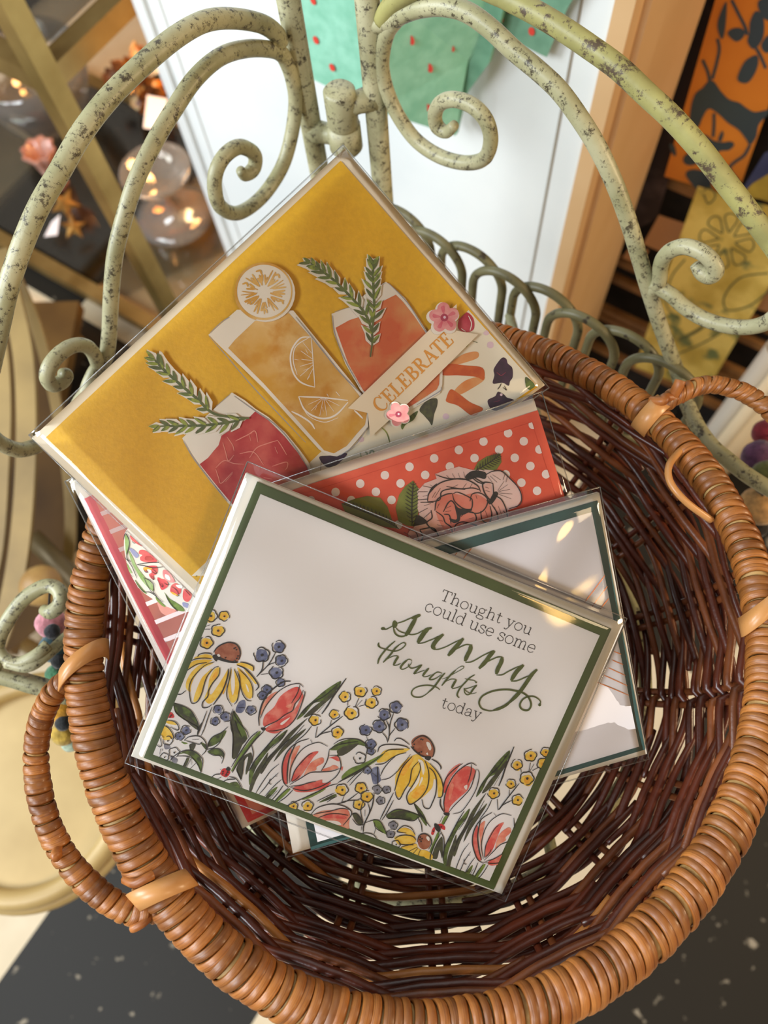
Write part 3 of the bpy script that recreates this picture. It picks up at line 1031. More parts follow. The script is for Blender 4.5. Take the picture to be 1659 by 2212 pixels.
def rods_mesh(name, rows, surf, amp, rr):
    q = MB()
    for j in range(rows):
        start = random.uniform(0, 6.28)
        nseg = 3
        for g in range(nseg):
            a0 = start + g * 2 * math.pi / nseg - .10
            a1 = start + (g + 1) * 2 * math.pi / nseg + .10
            n = 80
            dz = random.uniform(-.10, .10) / rows
            sl = random.uniform(.7, 1.6) / rows
            rad = rr * random.uniform(.82, 1.15)
            P = []
            for i in range(n + 1):
                a = a0 + (a1 - a0) * i / n
                ph = (a - TH0) * NS / 2
                sgn = math.cos(ph) * (1 if j % 2 else -1) * (1 if int((a - TH0) // (2 * math.pi)) % 2 == 0 else -1)
                d = amp * max(-1, min(1, sgn * 1.12))
                s = (j + .55) / rows + dz + sl * (i / n - .5) + .008 * math.sin(a * 5 + j * 1.7)
                P.append(surf(s, a, d))
            mi = random.choices((0, 1, 2, 3), (5, 4, 3, .9))[0]
            q.tube(P, [rad * (1 - .35 * max(0, abs(2 * i / n - 1) - .85) / .15) for i in range(n + 1)], 8, mi)
    q.build(name, M_rods, basket)
rods_mesh('woven_side', ROWS, wall, .0028, .00165)
def base(s, th, d):
    s = max(.0, min(1.0, s))
    r = .084 - .076 * s
    return Vector((BC.x + r * math.cos(th), BC.y + r * math.sin(th), ZB + d))
rods_mesh('woven_base', 19, base, .0022, .0017)

# handles: cane-wound loops tied to the rim
def handle(px, z, zmid, hr):
    n = len(px)
    P = [at_z(x, y, z + zmid * math.sin(math.pi * i / (n - 1))) for i, (x, y) in enumerate(px)]
    P = catmull(P, 10)
    h = MB(); h.tube(P, hr * .9, 12)
    ho = h.build('handle', M_core, basket)
    h = MB(); wind(h, P, False, hr, .0033, .0019, .0007, .0020)
    ho2 = h.build('handle_wrapping', M_rim, None)
    ho2.parent = ho
    base_ = Vector(basket['_loc'])
    for v in ho2.data.vertices:
        v.co = v.co - base_
    return ho
handle([(196, 1448), (152, 1466), (114, 1500), (88, 1558), (78, 1630), (86, 1715), (112, 1800), (156, 1872), (216, 1932), (282, 1968), (335, 1962), (362, 1925)], BC.z, .002, .0038)
handle([(1392, 905), (1440, 868), (1470, 850), (1520, 832), (1572, 836), (1625, 858), (1680, 905), (1728, 980), (1745, 1080), (1736, 1190), (1700, 1275), (1640, 1330)], BC.z + .003, .004, .0031)
def strap(px, py, slant):
    p = at_z(px, py, BC.z + RT)
    th = math.atan2(p.y - BC.y, p.x - BC.x)
    rad = Vector((math.cos(th), math.sin(th), 0)); tan = Vector((-math.sin(th), math.cos(th), 0))
    c = Vector((BC.x, BC.y, BC.z)) + rad * rim_r(th)
    q = MB()
    V, F = [], []
    n = 26
    for i in range(n + 1):
        a = math.radians(-70 + 270 * i / n)
        o = rad * math.cos(a) + UP * math.sin(a)
        sh = tan * (slant * math.cos(a))
        r0 = rim_t(th) + .0019
        for (w_, h_) in ((-1, 0), (1, 0), (1, .0007), (-1, .0007)):
            V.append(c + o * (r0 + h_) + sh + tan * (w_ * .0036))
    for i in range(n):
        for k in range(4):
            F.append((i * 4 + k, i * 4 + (k + 1) % 4, (i + 1) * 4 + (k + 1) % 4, (i + 1) * 4 + k))
    q.add(V, F, 0, True)
    q.build('binding_strap', M_strap, basket)
def tie(pts, r, nm='tie_end', m=None):
    q = MB()
    q.tube(catmull([at_z(x, y, BC.z + dz) for x, y, dz in pts], 6), r, 8)
    q.build(nm, m or M_rim[0], basket)
M_tie = mat('cane_tie', (176, 108, 50), (140, 78, 30), rough=0.45, scale=200)
tie([(1450, 868, .004), (1458, 848, .008), (1466, 832, .011), (1470, 822, .012)], .0022, m=M_tie)
tie([(1475, 862, .004), (1440, 858, .008), (1432, 866, .009), (1405, 866, .006)], .0019, m=M_tie)
tie([(1474, 968, .003), (1446, 1004, .009), (1448, 1042, .010), (1482, 1084, .008), (1536, 1124, .002)], .0014, 'loose_cane', M_strap)
tie([(330, 1972, .002), (312, 1992, .004), (296, 2002, .004), (286, 2006, .003)], .0014, m=M_tie)
tie([(270, 1900, .004), (292, 1908, .008), (318, 1896, .009), (330, 1890, .008)], .0016, m=M_tie)
tie([(128, 1834, .004), (120, 1846, .008), (124, 1852, .009)], .0018, m=M_tie)
strap(196, 1430, .0060)
strap(352, 1912, -.004)
strap(1402, 895, .0005)
strap(1628, 1310, .006)

# ================================================================ greeting cards
M_card = mat('white_card', (236, 228, 214), (226, 216, 198), rough=0.6, scale=30)
M_env = mat('white_envelope', (238, 226, 202), (228, 214, 186), rough=0.65, scale=30)
M_ink = mat('black_ink', (44, 40, 36), (58, 50, 44), rough=0.6, scale=500)
M_sleeve = film('clear_sleeve', 1.15, 0.05)
M_seam = film('sleeve_seam', 2.0, 0.10, haze=0.10)
PAL = {
    'ink': M_ink, 'white': mat('print_white', (240, 234, 224), rough=0.6),
    'yel': mat('yellow_wash', (236, 190, 52), (244, 210, 96), rough=0.6, scale=420, lo=.4, hi=.62),
    'ora': mat('orange_wash', (238, 170, 44), (244, 200, 84), rough=0.6, scale=500, lo=.4, hi=.65),
    'blu': mat('blue_wash', (98, 102, 132), (146, 150, 174), rough=0.6, scale=450, lo=.45, hi=.7),
    'gra': mat('grey_wash', (120, 118, 128), (150, 146, 154), rough=0.6, scale=450),
    'red': mat('tulip_red', (218, 84, 74), (232, 140, 120), rough=0.6, scale=330, lo=.42, hi=.68),
    'cor': mat('tulip_coral', (226, 124, 98), (238, 176, 146), rough=0.6, scale=330, lo=.42, hi=.68),
    'brn': mat('cone_brown', (158, 88, 58), (182, 116, 84), rough=0.6, scale=500),
    'grn': mat('leaf_green', (100, 118, 48), (62, 66, 36), rough=0.6, scale=380, lo=.42, hi=.6),
    'lgr': mat('light_green', (128, 150, 62), (96, 118, 48), rough=0.6, scale=380),
    'drk': mat('leaf_dark', (70, 66, 48), (88, 90, 52), rough=0.6, scale=480, lo=.45, hi=.7),
    'bug': mat('ladybird_red', (206, 48, 48), rough=0.6),
    'txt': mat('grey_lettering', (70, 62, 58), rough=0.6), 'gtx': mat('olive_lettering', (78, 84, 36), (94, 102, 48), rough=0.6, scale=700),
    'otx': mat('orange_lettering', (222, 152, 58), rough=0.6),
    'liq': mat('citrus_wash', (206, 152, 42), (222, 184, 116), rough=0.6, scale=70, lo=.4, hi=.68, c3=(198, 136, 24), scale3=110, lo3=.5, hi3=.7),
    'lrd': mat('red_drink', (178, 44, 44), (206, 96, 78), rough=0.6, scale=110, lo=.4, hi=.7),
    'lor': mat('orange_drink', (208, 100, 52), (214, 148, 88), rough=0.6, scale=75, lo=.4, hi=.66, c3=(200, 76, 40), scale3=120, lo3=.55, hi3=.75),
    'peel': mat('peel_orange', (218, 110, 44), (196, 82, 32), rough=0.6, scale=160), 'pel2': mat('peel_pale', (228, 164, 104), (222, 138, 70), rough=0.6, scale=160),
    'pur': mat('berry_purple', (74, 44, 66), (52, 36, 48), rough=0.6, scale=250), 'dot': mat('pink_dot', (226, 196, 204), rough=0.6),
    'crim': mat('berry_red', (176, 38, 60), (200, 80, 90), rough=0.6, scale=200),
    'pk': mat('blossom_pink', (216, 128, 128), (228, 164, 156), rough=0.6, scale=260), 'pk2': mat('blossom_dark', (170, 60, 82), rough=0.6),
    'rg': mat('sprig_green', (146, 156, 60), (104, 118, 52), rough=0.6, scale=300, lo=.45, hi=.55), 'rgd': mat('sprig_dark', (82, 92, 48), (104, 112, 56), rough=0.6, scale=300),
    'pen': mat('pencil_grey', (150, 152, 160), rough=0.6), 'ice': mat('ice_line', (226, 140, 120), rough=0.6),
    'oml': mat('orange_line', (210, 156, 54), rough=0.6),
    'pb': mat('peony_pale', (240, 214, 204), (236, 198, 186), rough=0.6, scale=120), 'pm': mat('peony_mid', (234, 172, 154), (238, 190, 174), rough=0.6, scale=120),
    'pc': mat('peony_coral', (222, 120, 96), (230, 146, 122), rough=0.6, scale=120), 'ol': mat('olive_leaf', (134, 140, 58), (110, 120, 48), rough=0.6, scale=160),
    'gold': mat('copper_line', (176, 104, 54), rough=0.3, metal=0.6), 'strp': mat('pale_stripe', (240, 218, 214), rough=0.6),
    'redw': mat('bright_red_wash', (216, 66, 72), (228, 110, 100), rough=0.6, scale=200), 'gw': mat('green_wash', (132, 164, 76), (168, 190, 128), rough=0.6, scale=200),
    'bw': mat('violet_wash', (150, 150, 182), rough=0.6),
}
FR = {'F1': (320, 1290, 5.53), 'F2': (320, 1480, 5.53), 'F3': (540, 1440, 5.53), 'F4': (680, 1450, 5.53), 'F5': (620, 1640, 5.53), 'F6': (900, 1580, 5.53),
      'T1': (805, 1300, 8.295), 'T2': (980, 1340, 8.295), 'T3': (900, 1250, 6.144), 'T4': (780, 700, 7.541), 'Y1': (300, 500, 3.318), 'Y2': (650, 530, 3.130),
      'Y4': (920, 640, 6.381), 'P3': (720, 960, 3.95), 'O2': (240, 1130, 8.295), 'TL': (1180, 1050, 3.404), 'PX': (0, 0, 1.0)}
CARD_N = Vector((0.087, -0.470, 0.878)).normalized()

class Card:
    def __init__(s, name, label, p, n, corners, thick, base_mat, cat='greeting card', group='greeting cards in the basket'):
        s.pl = Pl(p, n)
        s.n = s.pl.n
        s.c = [s.pl.hit(x, y) for x, y in corners]            # TL TR BR BL of the front face
        s.U = (s.c[1] - s.c[0]).normalized()
        s.V = s.n.cross(s.U)
        s.o = s.c[3]
        s.thick = thick
        ctr = sum(s.c, Vector()) / 4
        s.root = thing(name, label, cat, ctr, group)
        q = MB()
        k = thick / 4
        for i in range(4):                                       # folded card and envelope: layered sheets
            e = .0004 * ((i % 2) * 2 - 1)
            lp = [p_ + (p_ - ctr).normalized() * e - s.n * (thick - i * k) for p_ in s.c]
            q.prism(lp, s.n, k * .86, 0)
        s.base = q.build('envelope', base_mat, s.root)
        s.cnt = 0
    def at(s, fr, x, y, off=0.0):
        ox, oy, k = FR[fr]
        return s.pl.hit(ox + x / k, oy + y / k, off)
    def slab(s, name, px, off, thick, m, fr='PX', parent=None, label=None, side=None):
        loop = [s.at(fr, x, y, off) for x, y in px]
        q = MB()
        q.prism(loop, s.n, thick, 0, 1 if side else None)
        return q.build(name, [m, side] if side else m, parent or s.root, label)
    def uv(s, p):
        d = p - s.o
        return d.dot(s.U), d.dot(s.V)
    def sleeve(s, corners, lift=.0012, wav=.0005, drop=None, seed=0, seam=.0016):
        rnd = random.Random(seed)
        c = [s.pl.hit(x, y, -s.thick * .4) for x, y in corners]
        nx, ny = 46, 36
        V, F = [], []
        ph = [rnd.uniform(0, 6.28) for _ in range(6)]
        for j in range(ny + 1):
            for i in range(nx + 1):
                u, v = i / nx, j / ny
                p = c[0].lerp(c[1], u).lerp(c[3].lerp(c[2], u), v)
                e = min(u, 1 - u) * nx / 0.95, min(v, 1 - v) * ny / 0.95
                k = min(1, min(e))
                k = k * k * (3 - 2 * k)
                h = (s.thick * .4 + lift) * k
                h += k * wav * (math.sin(u * 9 + v * 4 + ph[0]) * .5 + math.sin(v * 13 - u * 6 + ph[1]) * .35 + math.sin(u * 23 + v * 17 + ph[2]) * .15)
                V.append(p + s.n * h)
        for j in range(ny):
            for i in range(nx):
                a = j * (nx + 1) + i
                F.append((a + nx + 1, a + nx + 2, a + 1, a))
        q = MB()
        q.add(V, F, 0, True)
        sl = q.build('clear_sleeve', M_sleeve, s.root, 'clear plastic sleeve')
        q = MB()
        for i in range(4):
            q.tube([c[i], (c[i] + c[(i + 1) % 4]) / 2, c[(i + 1) % 4]], .00022, 5)
        q.build('seam', M_seam, sl)
        return sl

def parse(txt):
    fr = 'PX'
    out = []
    for ln in txt.strip().split('\n'):
        for it in ln.split(';'):
            t = it.split()
            if not t:
                continue
            if t[0] == '@':
                fr = t[1]
                continue
            out.append((fr, t))
    return out

def sim(px, M):
    if not M:
        return px
    z = M[0] * complex(*px) + M[1]
    return (z.real, z.imag)

class Print:
    """Flat printed artwork on a card: fills and pen strokes, cut off at the panel edge."""
    def __init__(s, card, off, clip=None):
        s.c, s.off = card, off
        s.q = MB()
        s.mats = []
        s.k = 0
        s.clip = None
        if clip:
            s.clip = [card.uv(card.pl.hit(x, y)) for x, y in clip]
            a = sum(s.clip[i][0] * s.clip[(i + 1) % len(s.clip)][1] - s.clip[(i + 1) % len(s.clip)][0] * s.clip[i][1] for i in range(len(s.clip)))
            if a < 0:
                s.clip.reverse()
    def mi(s, m):
        m = PAL[m] if isinstance(m, str) else m
        if m not in s.mats:
            s.mats.append(m)
        return s.mats.index(m)
    def face(s, uv, m, off):
        if s.clip:
            for i in range(len(s.clip)):
                (ax, ay), (bx, by) = s.clip[i], s.clip[(i + 1) % len(s.clip)]
                ins = lambda p: (bx - ax) * (p[1] - ay) - (by - ay) * (p[0] - ax)
                res = []
                for j in range(len(uv)):
                    P, Q = uv[j], uv[(j + 1) % len(uv)]
                    dp, dq = ins(P), ins(Q)
                    if dp >= 0:
                        res.append(P)
                    if (dp >= 0) != (dq >= 0):
                        t = dp / (dp - dq)
                        res.append((P[0] + (Q[0] - P[0]) * t, P[1] + (Q[1] - P[1]) * t))
                uv = res
                if len(uv) < 3:
                    return
        P = [s.c.o + s.c.U * u + s.c.V * v + s.c.n * off for u, v in uv]
        ar = sum(uv[i][0] * uv[(i + 1) % len(uv)][1] - uv[(i + 1) % len(uv)][0] * uv[i][1] for i in range(len(uv)))
        if abs(ar) < 1e-13:
            return
        s.q.add(P, [tuple(range(len(P))) if ar > 0 else tuple(reversed(range(len(P))))], m)
    def lift(s, lvl):
        s.k += 1
        return s.off + lvl * 5e-5 + (s.k % 40) * 9e-7
    def fill(s, fr, pts, m, lvl=1, M=None, smooth=True):
        ox, oy, k = FR[fr]
        px = [(ox + x / k, oy + y / k) for x, y in pts]
        if smooth:
            px = [(p.x, p.y) for p in catmull([(x, y, 0) for x, y in px], 5, True)]
        uv = [s.c.uv(s.c.pl.hit(*sim(p, M))) for p in px]
        off = s.lift(lvl)
        m = s.mi(m)
        for t in tessellate_polygon([[Vector((u, v, 0)) for u, v in uv]]):
            s.face([uv[i] for i in t], m, off)
    def stroke_uv(s, uv, wd, m, lvl, taper=.55):
        off = s.lift(lvl)
        m = s.mi(m)
        n = len(uv)
        E = []
        for i, p in enumerate(uv):
            a, b = uv[max(i - 1, 0)], uv[min(i + 1, n - 1)]
            d = Vector((b[0] - a[0], b[1] - a[1]))
            if d.length < 1e-12:
                d = Vector((1, 0))
            d.normalize()
            t = i / max(n - 1, 1)
            w_ = wd[i] if isinstance(wd, list) else wd * (taper + (1 - taper) * min(1, 5 * min(t, 1 - t)))
            E.append(((p[0] - d.y * w_ / 2, p[1] + d.x * w_ / 2), (p[0] + d.y * w_ / 2, p[1] - d.x * w_ / 2)))
        for i in range(n - 1):
            s.face([E[i][0], E[i][1], E[i + 1][1], E[i + 1][0]], m, off)
    def stroke(s, fr, pts, wd, m='ink', lvl=6, M=None, taper=.55, n=6):
        ox, oy, k = FR[fr]
        c = catmull([(ox + x / k, oy + y / k, 0) for x, y in pts], n)
        uv = [s.c.uv(s.c.pl.hit(*sim((p.x, p.y), M))) for p in c]
        sc = (s.c.pl.hit(ox, oy) - s.c.pl.hit(ox + 1, oy)).length / k * (abs(M[0]) if M else 1)
        s.stroke_uv(uv, wd * sc, m, lvl, taper)
    def disc(s, fr, x, y, r, m, lvl=6, M=None):
        s.fill(fr, [(x + r * math.cos(a * .785), y + r * math.sin(a * .785)) for a in range(8)], m, lvl, M)
    def blossom(s, fr, x, y, r, col, M=None, rnd=random):
        if col != 'w':
            m = {'y': 'yel', 'o': 'ora', 'b': 'blu', 'g': 'gra'}[col]
            dx, dy = rnd.uniform(-.25, .1) * r, rnd.uniform(0, .35) * r
            if col in 'bg':
                dx, dy = rnd.uniform(-.1, .1) * r, rnd.uniform(0, .12) * r
            s.fill(fr, [(x + dx + r * rnd.uniform(.68, .95) * math.cos(a * .785), y + dy + r * rnd.uniform(.68, .95) * math.sin(a * .785)) for a in range(8)], m, 1, M)
            if col == 'y':
                s.fill(fr, [(x + dx + r * .45 * math.cos(a * 1.05), y + dy + r * .5 * math.sin(a * 1.05)) for a in range(6)], 'ora', 2, M)
        a0 = rnd.uniform(0, 6.28)
        gap = rnd.uniform(.2, .9)
        pts = []
        for i in range(31):
            a = a0 + (2 * math.pi - gap) * i / 30
            rr = r * (.86 + .16 * abs(math.sin(2.5 * (a - a0))))
            pts.append((x + rr * math.cos(a), y + rr * math.sin(a) * .92))
        s.stroke(fr, pts, max(10, r * .16), 'ink', 6, M, .7, 2)
        s.disc(fr, x + r * .05, y + r * .04, r * .17, 'ink', 7, M)
    def run(s, txt, M=None, seed=3):
        rnd = random.Random(seed)
        for fr, t in parse(txt):
            op = t[0]
            P = lambda L: [tuple(float(v) for v in a.split(',')) for a in L]
            if op == 'K':
                s.stroke(fr, P(t[2:]), float(t[1]) * 1.2, 'ink', 6, M)
            elif op == 'C':
                s.stroke(fr, P(t[3:]), float(t[2]), t[1], 5, M)
            elif op in ('F', 'F2', 'F3'):
                s.fill(fr, P(t[2:]), t[1], int(op[1:] or 1), M)
            elif op == 'FX':
                s.fill(fr, P(t[2:]), t[1], 2, M, smooth=False)
            elif op == 'B':
                x, y, r = (float(v) for v in ' '.join(t[1:-1]).replace(',', ' ').split())
                s.blossom(fr, x, y, r, t[-1], M, rnd)
            elif op == 'D':
                x, y, r = (float(v) for v in ' '.join(t[2:]).replace(',', ' ').split())
                s.disc(fr, x, y, r, t[1], 7, M)
        return s
    def build(s, name, parent, label=None):
        return s.q.build(name, s.mats, parent, label)
    def into(s, obj):
        """Print straight onto a part: the artwork becomes faces of that part's own mesh."""
        old = obj.data
        base = Vector(obj['_loc'])
        q = MB()
        q.add([v.co + base for v in old.vertices], [tuple(p.vertices) for p in old.polygons], 0)
        q.m = [p.material_index for p in old.polygons]
        q.sm = [p.use_smooth for p in old.polygons]
        k, nv = len(old.materials), len(q.v)
        q.v += s.q.v
        q.f += [[i + nv for i in f] for f in s.q.f]
        q.m += [i + k for i in s.q.m]
        q.sm += s.q.sm
        me = bpy.data.meshes.new(old.name)
        me.from_pydata([tuple(v - base) for v in q.v], [], q.f)
        for mm in list(old.materials) + s.mats:
            me.materials.append(mm)
        me.polygons.foreach_set('material_index', q.m)
        me.polygons.foreach_set('use_smooth', q.sm)
        me.update()
        obj.data = me
        return obj

# a thin serif stroke alphabet, x-height 1
def ell(cx, cy, rx, ry, a0=0, a1=360, n=14):
    return [(cx + rx * math.cos(math.radians(a0 + (a1 - a0) * i / n)), cy + ry * math.sin(math.radians(a0 + (a1 - a0) * i / n))) for i in range(n + 1)]
SER = lambda x, y, w=.36: ('t', [(x - w / 2, y), (x + w / 2, y)])
GL = {
 'T': (1.28, [('k', [(.62, 0), (.62, 1.45)]), ('t', [(.06, 1.42), (1.18, 1.42)]), ('t', [(.09, 1.42), (.06, 1.08)]), ('t', [(1.15, 1.42), (1.18, 1.08)]), SER(.62, .03, .5)]),
 'h': (1.2, [('k', [(.25, 0), (.25, 1.5)]), ('t', [(.06, 1.47), (.25, 1.5)]), ('s', [(.25, .68), (.42, .92), (.66, 1.0), (.86, .86), (.9, .6)]), ('k', [(.9, .62), (.9, 0)]), SER(.25, .03), SER(.9, .03)]),
 'o': (1.08, [('s', ell(.52, .5, .45, .5))]),
 'u': (1.16, [('t', [(.0, .97), (.22, .97)]), ('k', [(.22, .97), (.22, .35)]), ('s', [(.22, .36), (.3, .09), (.52, .0), (.76, .12), (.88, .36)]), ('k', [(.88, .97), (.88, 0)]), ('t', [(.68, .97), (.88, .97)]), ('t', [(.88, .03), (1.08, .03)])]),
 'g': (1.06, [('s', ell(.45, .66, .33, .33)), ('t', [(.72, .86), (.84, .99), (.98, .98)]), ('s', [(.25, .38), (.13, .2), (.3, .07), (.62, .04), (.88, -.12), (.82, -.36), (.45, -.46), (.1, -.36), (.06, -.15), (.28, .04)])]),
 't': (.78, [('k', [(.3, 1.32), (.3, .25)]), ('s', [(.3, .26), (.38, .04), (.55, .0), (.68, .14)]), ('t', [(.02, .96), (.64, .96)])]),
 'y': (1.06, [('t', [(.0, .97), (.38, .97)]), ('k', [(.18, .97), (.54, .03)]), ('s', [(.86, .97), (.54, .03), (.4, -.3), (.24, -.42), (.08, -.36)]), ('t', [(.68, .97), (1.02, .97)]), ('k', [(.05, -.4), (.14, -.33)])]),
 'c': (.96, [('s', [(.84, .74), (.66, .95), (.45, 1.0), (.16, .82), (.06, .48), (.2, .1), (.5, 0), (.86, .2)]), ('k', [(.8, .8), (.86, .7)])]),
 'l': (.54, [('k', [(.26, 0), (.26, 1.5)]), ('t', [(.06, 1.47), (.26, 1.5)]), SER(.26, .03, .42)]),
 'd': (1.16, [('s', ell(.46, .5, .4, .5)), ('k', [(.86, 1.5), (.86, 0)]), ('t', [(.66, 1.47), (.86, 1.5)]), ('t', [(.86, .03), (1.06, .03)])]),
 's': (.86, [('s', [(.7, .72), (.6, .94), (.4, 1.0), (.16, .88), (.14, .66), (.4, .52), (.66, .42), (.74, .2), (.58, .02), (.34, 0), (.1, .24)]), ('t', [(.72, .97), (.71, .68)]), ('t', [(.08, .32), (.08, .02)])]),
 'e': (1.0, [('t', [(.08, .53), (.88, .53)]), ('s', [(.88, .53), (.8, .86), (.5, 1.0), (.18, .84), (.06, .5), (.18, .14), (.5, 0), (.86, .2)])]),
 'm': (1.72, [('t', [(.04, .97), (.25, .97)]), ('k', [(.25, 0), (.25, .97)]), ('s', [(.25, .68), (.42, .93), (.6, 1.0), (.78, .86), (.82, .6)]), ('k', [(.82, .62), (.82, 0)]), ('s', [(.82, .68), (.99, .93), (1.18, 1.0), (1.36, .86), (1.4, .6)]), ('k', [(1.4, .62), (1.4, 0)]), SER(.25, .03), SER(.82, .03), SER(1.4, .03)]),
 'a': (1.04, [('s', [(.14, .74), (.26, .95), (.48, 1.0), (.7, .88), (.74, .6)]), ('k', [(.74, .62), (.74, .14)]), ('t', [(.74, .15), (.82, .02), (.98, .06)]), ('s', [(.74, .58), (.4, .52), (.12, .36), (.12, .1), (.34, 0), (.6, .1), (.74, .32)]), ('k', [(.12, .76), (.2, .68)])]),
 ' ': (.5, [])}
CG = {
 'C': (.86, [('v', [(.74, .74), (.6, .95), (.4, 1.0), (.14, .8), (.06, .5), (.14, .2), (.4, 0), (.62, .03), (.8, .24)], [.09, .07, .1, .17, .19, .17, .1, .07, .07]), ('t', [(.76, 1.0), (.75, .7)])]),
 'E': (.76, [('k', [(.2, 0), (.2, 1)]), ('t', [(0, .97), (.62, .97)]), ('t', [(.2, .5), (.48, .5)]), ('t', [(0, .03), (.66, .03)]), ('t', [(.62, .98), (.6, .72)]), ('t', [(.65, .02), (.69, .3)]), ('t', [(.48, .62), (.48, .38)])]),
 'L': (.74, [('k', [(.2, 0), (.2, 1)]), ('t', [(0, .97), (.4, .97)]), ('t', [(0, .03), (.64, .03)]), ('t', [(.63, .02), (.67, .32)])]),
 'B': (.80, [('k', [(.2, 0), (.2, 1)]), ('v', [(0, .97), (.3, .97), (.5, .93), (.58, .76), (.48, .58), (.3, .53)], [.07, .08, .12, .16, .11, .07]), ('v', [(.3, .52), (.52, .48), (.68, .28), (.56, .08), (.3, .03), (0, .03)], [.07, .11, .18, .12, .08, .07])]),
 'R': (.86, [('k', [(.2, 0), (.2, 1)]), ('v', [(0, .97), (.3, .97), (.52, .93), (.6, .74), (.5, .54), (.24, .49)], [.07, .08, .12, .17, .11, .07]), ('v', [(.36, .5), (.52, .3), (.64, .08), (.86, .04)], [.1, .17, .15, .07]), ('t', [(0, .03), (.4, .03)])]),
 'A': (.86, [('t', [(.12, 0), (.42, 1)]), ('k', [(.4, 1), (.72, 0)]), ('t', [(.22, .34), (.62, .34)]), ('t', [(0, .03), (.26, .03)]), ('t', [(.54, .03), (.88, .03)])]),
 'T': (.78, [('k', [(.38, 0), (.38, 1)]), ('t', [(.02, .97), (.74, .97)]), ('t', [(.04, .98), (0, .7)]), ('t', [(.72, .98), (.76, .7)]), ('t', [(.2, .03), (.56, .03)])])}
def lettering(card, off, fr, text, p0, p1, G, m, thin, thick, hscale=1.0, name='lettering', parent=None, clip=None, track=0.0):
    pr = Print(card, off, clip)
    a, b = card.uv(card.at(fr, *p0)), card.uv(card.at(fr, *p1))
    X = Vector((b[0] - a[0], b[1] - a[1]))
    tot = sum(G[ch][0] + track for ch in text) - track
    k = X.length / tot
    X.normalize()
    Y = Vector((-X.y, X.x)) * hscale
    x = 0
    for ch in text:
        adv, st = G[ch]
        for sg in st:
            pts = sg[1]
            if sg[0] in 'sv':
                pts = [(p.x, p.y) for p in catmull([(u, v, 0) for u, v in pts], 4)]
            uv = [(a[0] + (X.x * (x + u) + Y.x * v) * k, a[1] + (X.y * (x + u) + Y.y * v) * k) for u, v in pts]
            if sg[0] == 'v':
                ws = [Vector((w_, 0, 0)) for w_ in sg[2]]
                wl = [v.x * k for v in catmull(ws, 4)]
                pr.stroke_uv(uv, wl, m, 1)
            else:
                pr.stroke_uv(uv, (thick if sg[0] == 'k' else thin) * k, m, 1, 1.0)
        x += adv + track
    return pr.build(name, parent)

# planes: one stack of cards leaning back against the far rim
P0 = Vector((-0.0194, 0.0366, 0.7270))
def below(d, n=CARD_N):
    return P0 - CARD_N * d

# ---------------------------------------------------------------- pink card with a floral oval (lowest)
pink = Card('greeting_card', 'pink striped greeting card with floral oval, lowest, under the yellow card', below(.0306), CARD_N,
            [(155, 1042), (735, 770), (1105, 1515), (524, 1788)], .0034, M_card)
pk_clip = [(181, 1078), (733, 815), (1085, 1510), (536, 1776)]
M_redmat = mat('red_foil_mat', (228, 92, 90), (212, 68, 80), rough=0.35, scale=60)
a_ = pink.slab('red_mat', pk_clip, .0001, .0004, M_redmat)
in_clip = [(207, 1084), (726, 836), (1071, 1506), (545, 1758)]
p_ = pink.slab('striped_panel', in_clip, .0005, .0003, mat('salmon_paper', (236, 160, 142), (228, 148, 130), rough=0.6, scale=60))
pr = Print(pink, .0009, in_clip)
for k in range(-2, 14):
    y = 110 + 387 * k
    pr.fill('O2', [(-800, y + 320), (4200, y - 1680), (4200, y - 1595), (-800, y + 405)], 'strp', 1, smooth=False)
pr.into(p_)
oval = [(290, 110), (240, 300), (250, 520), (330, 850), (500, 1150), (700, 1320), (1000, 1490), (1330, 1580), (1700, 1560), (2050, 1300), (2150, 900), (1900, 400), (1500, 0), (1000, -260), (600, -180)]
o_ = pink.slab('oval_cutout', [(p.x, p.y) for p in catmull([(x, y, 0) for x, y in oval], 4, True)], .0010, .0005, M_card, 'O2')
pr = Print(pink, .00156)
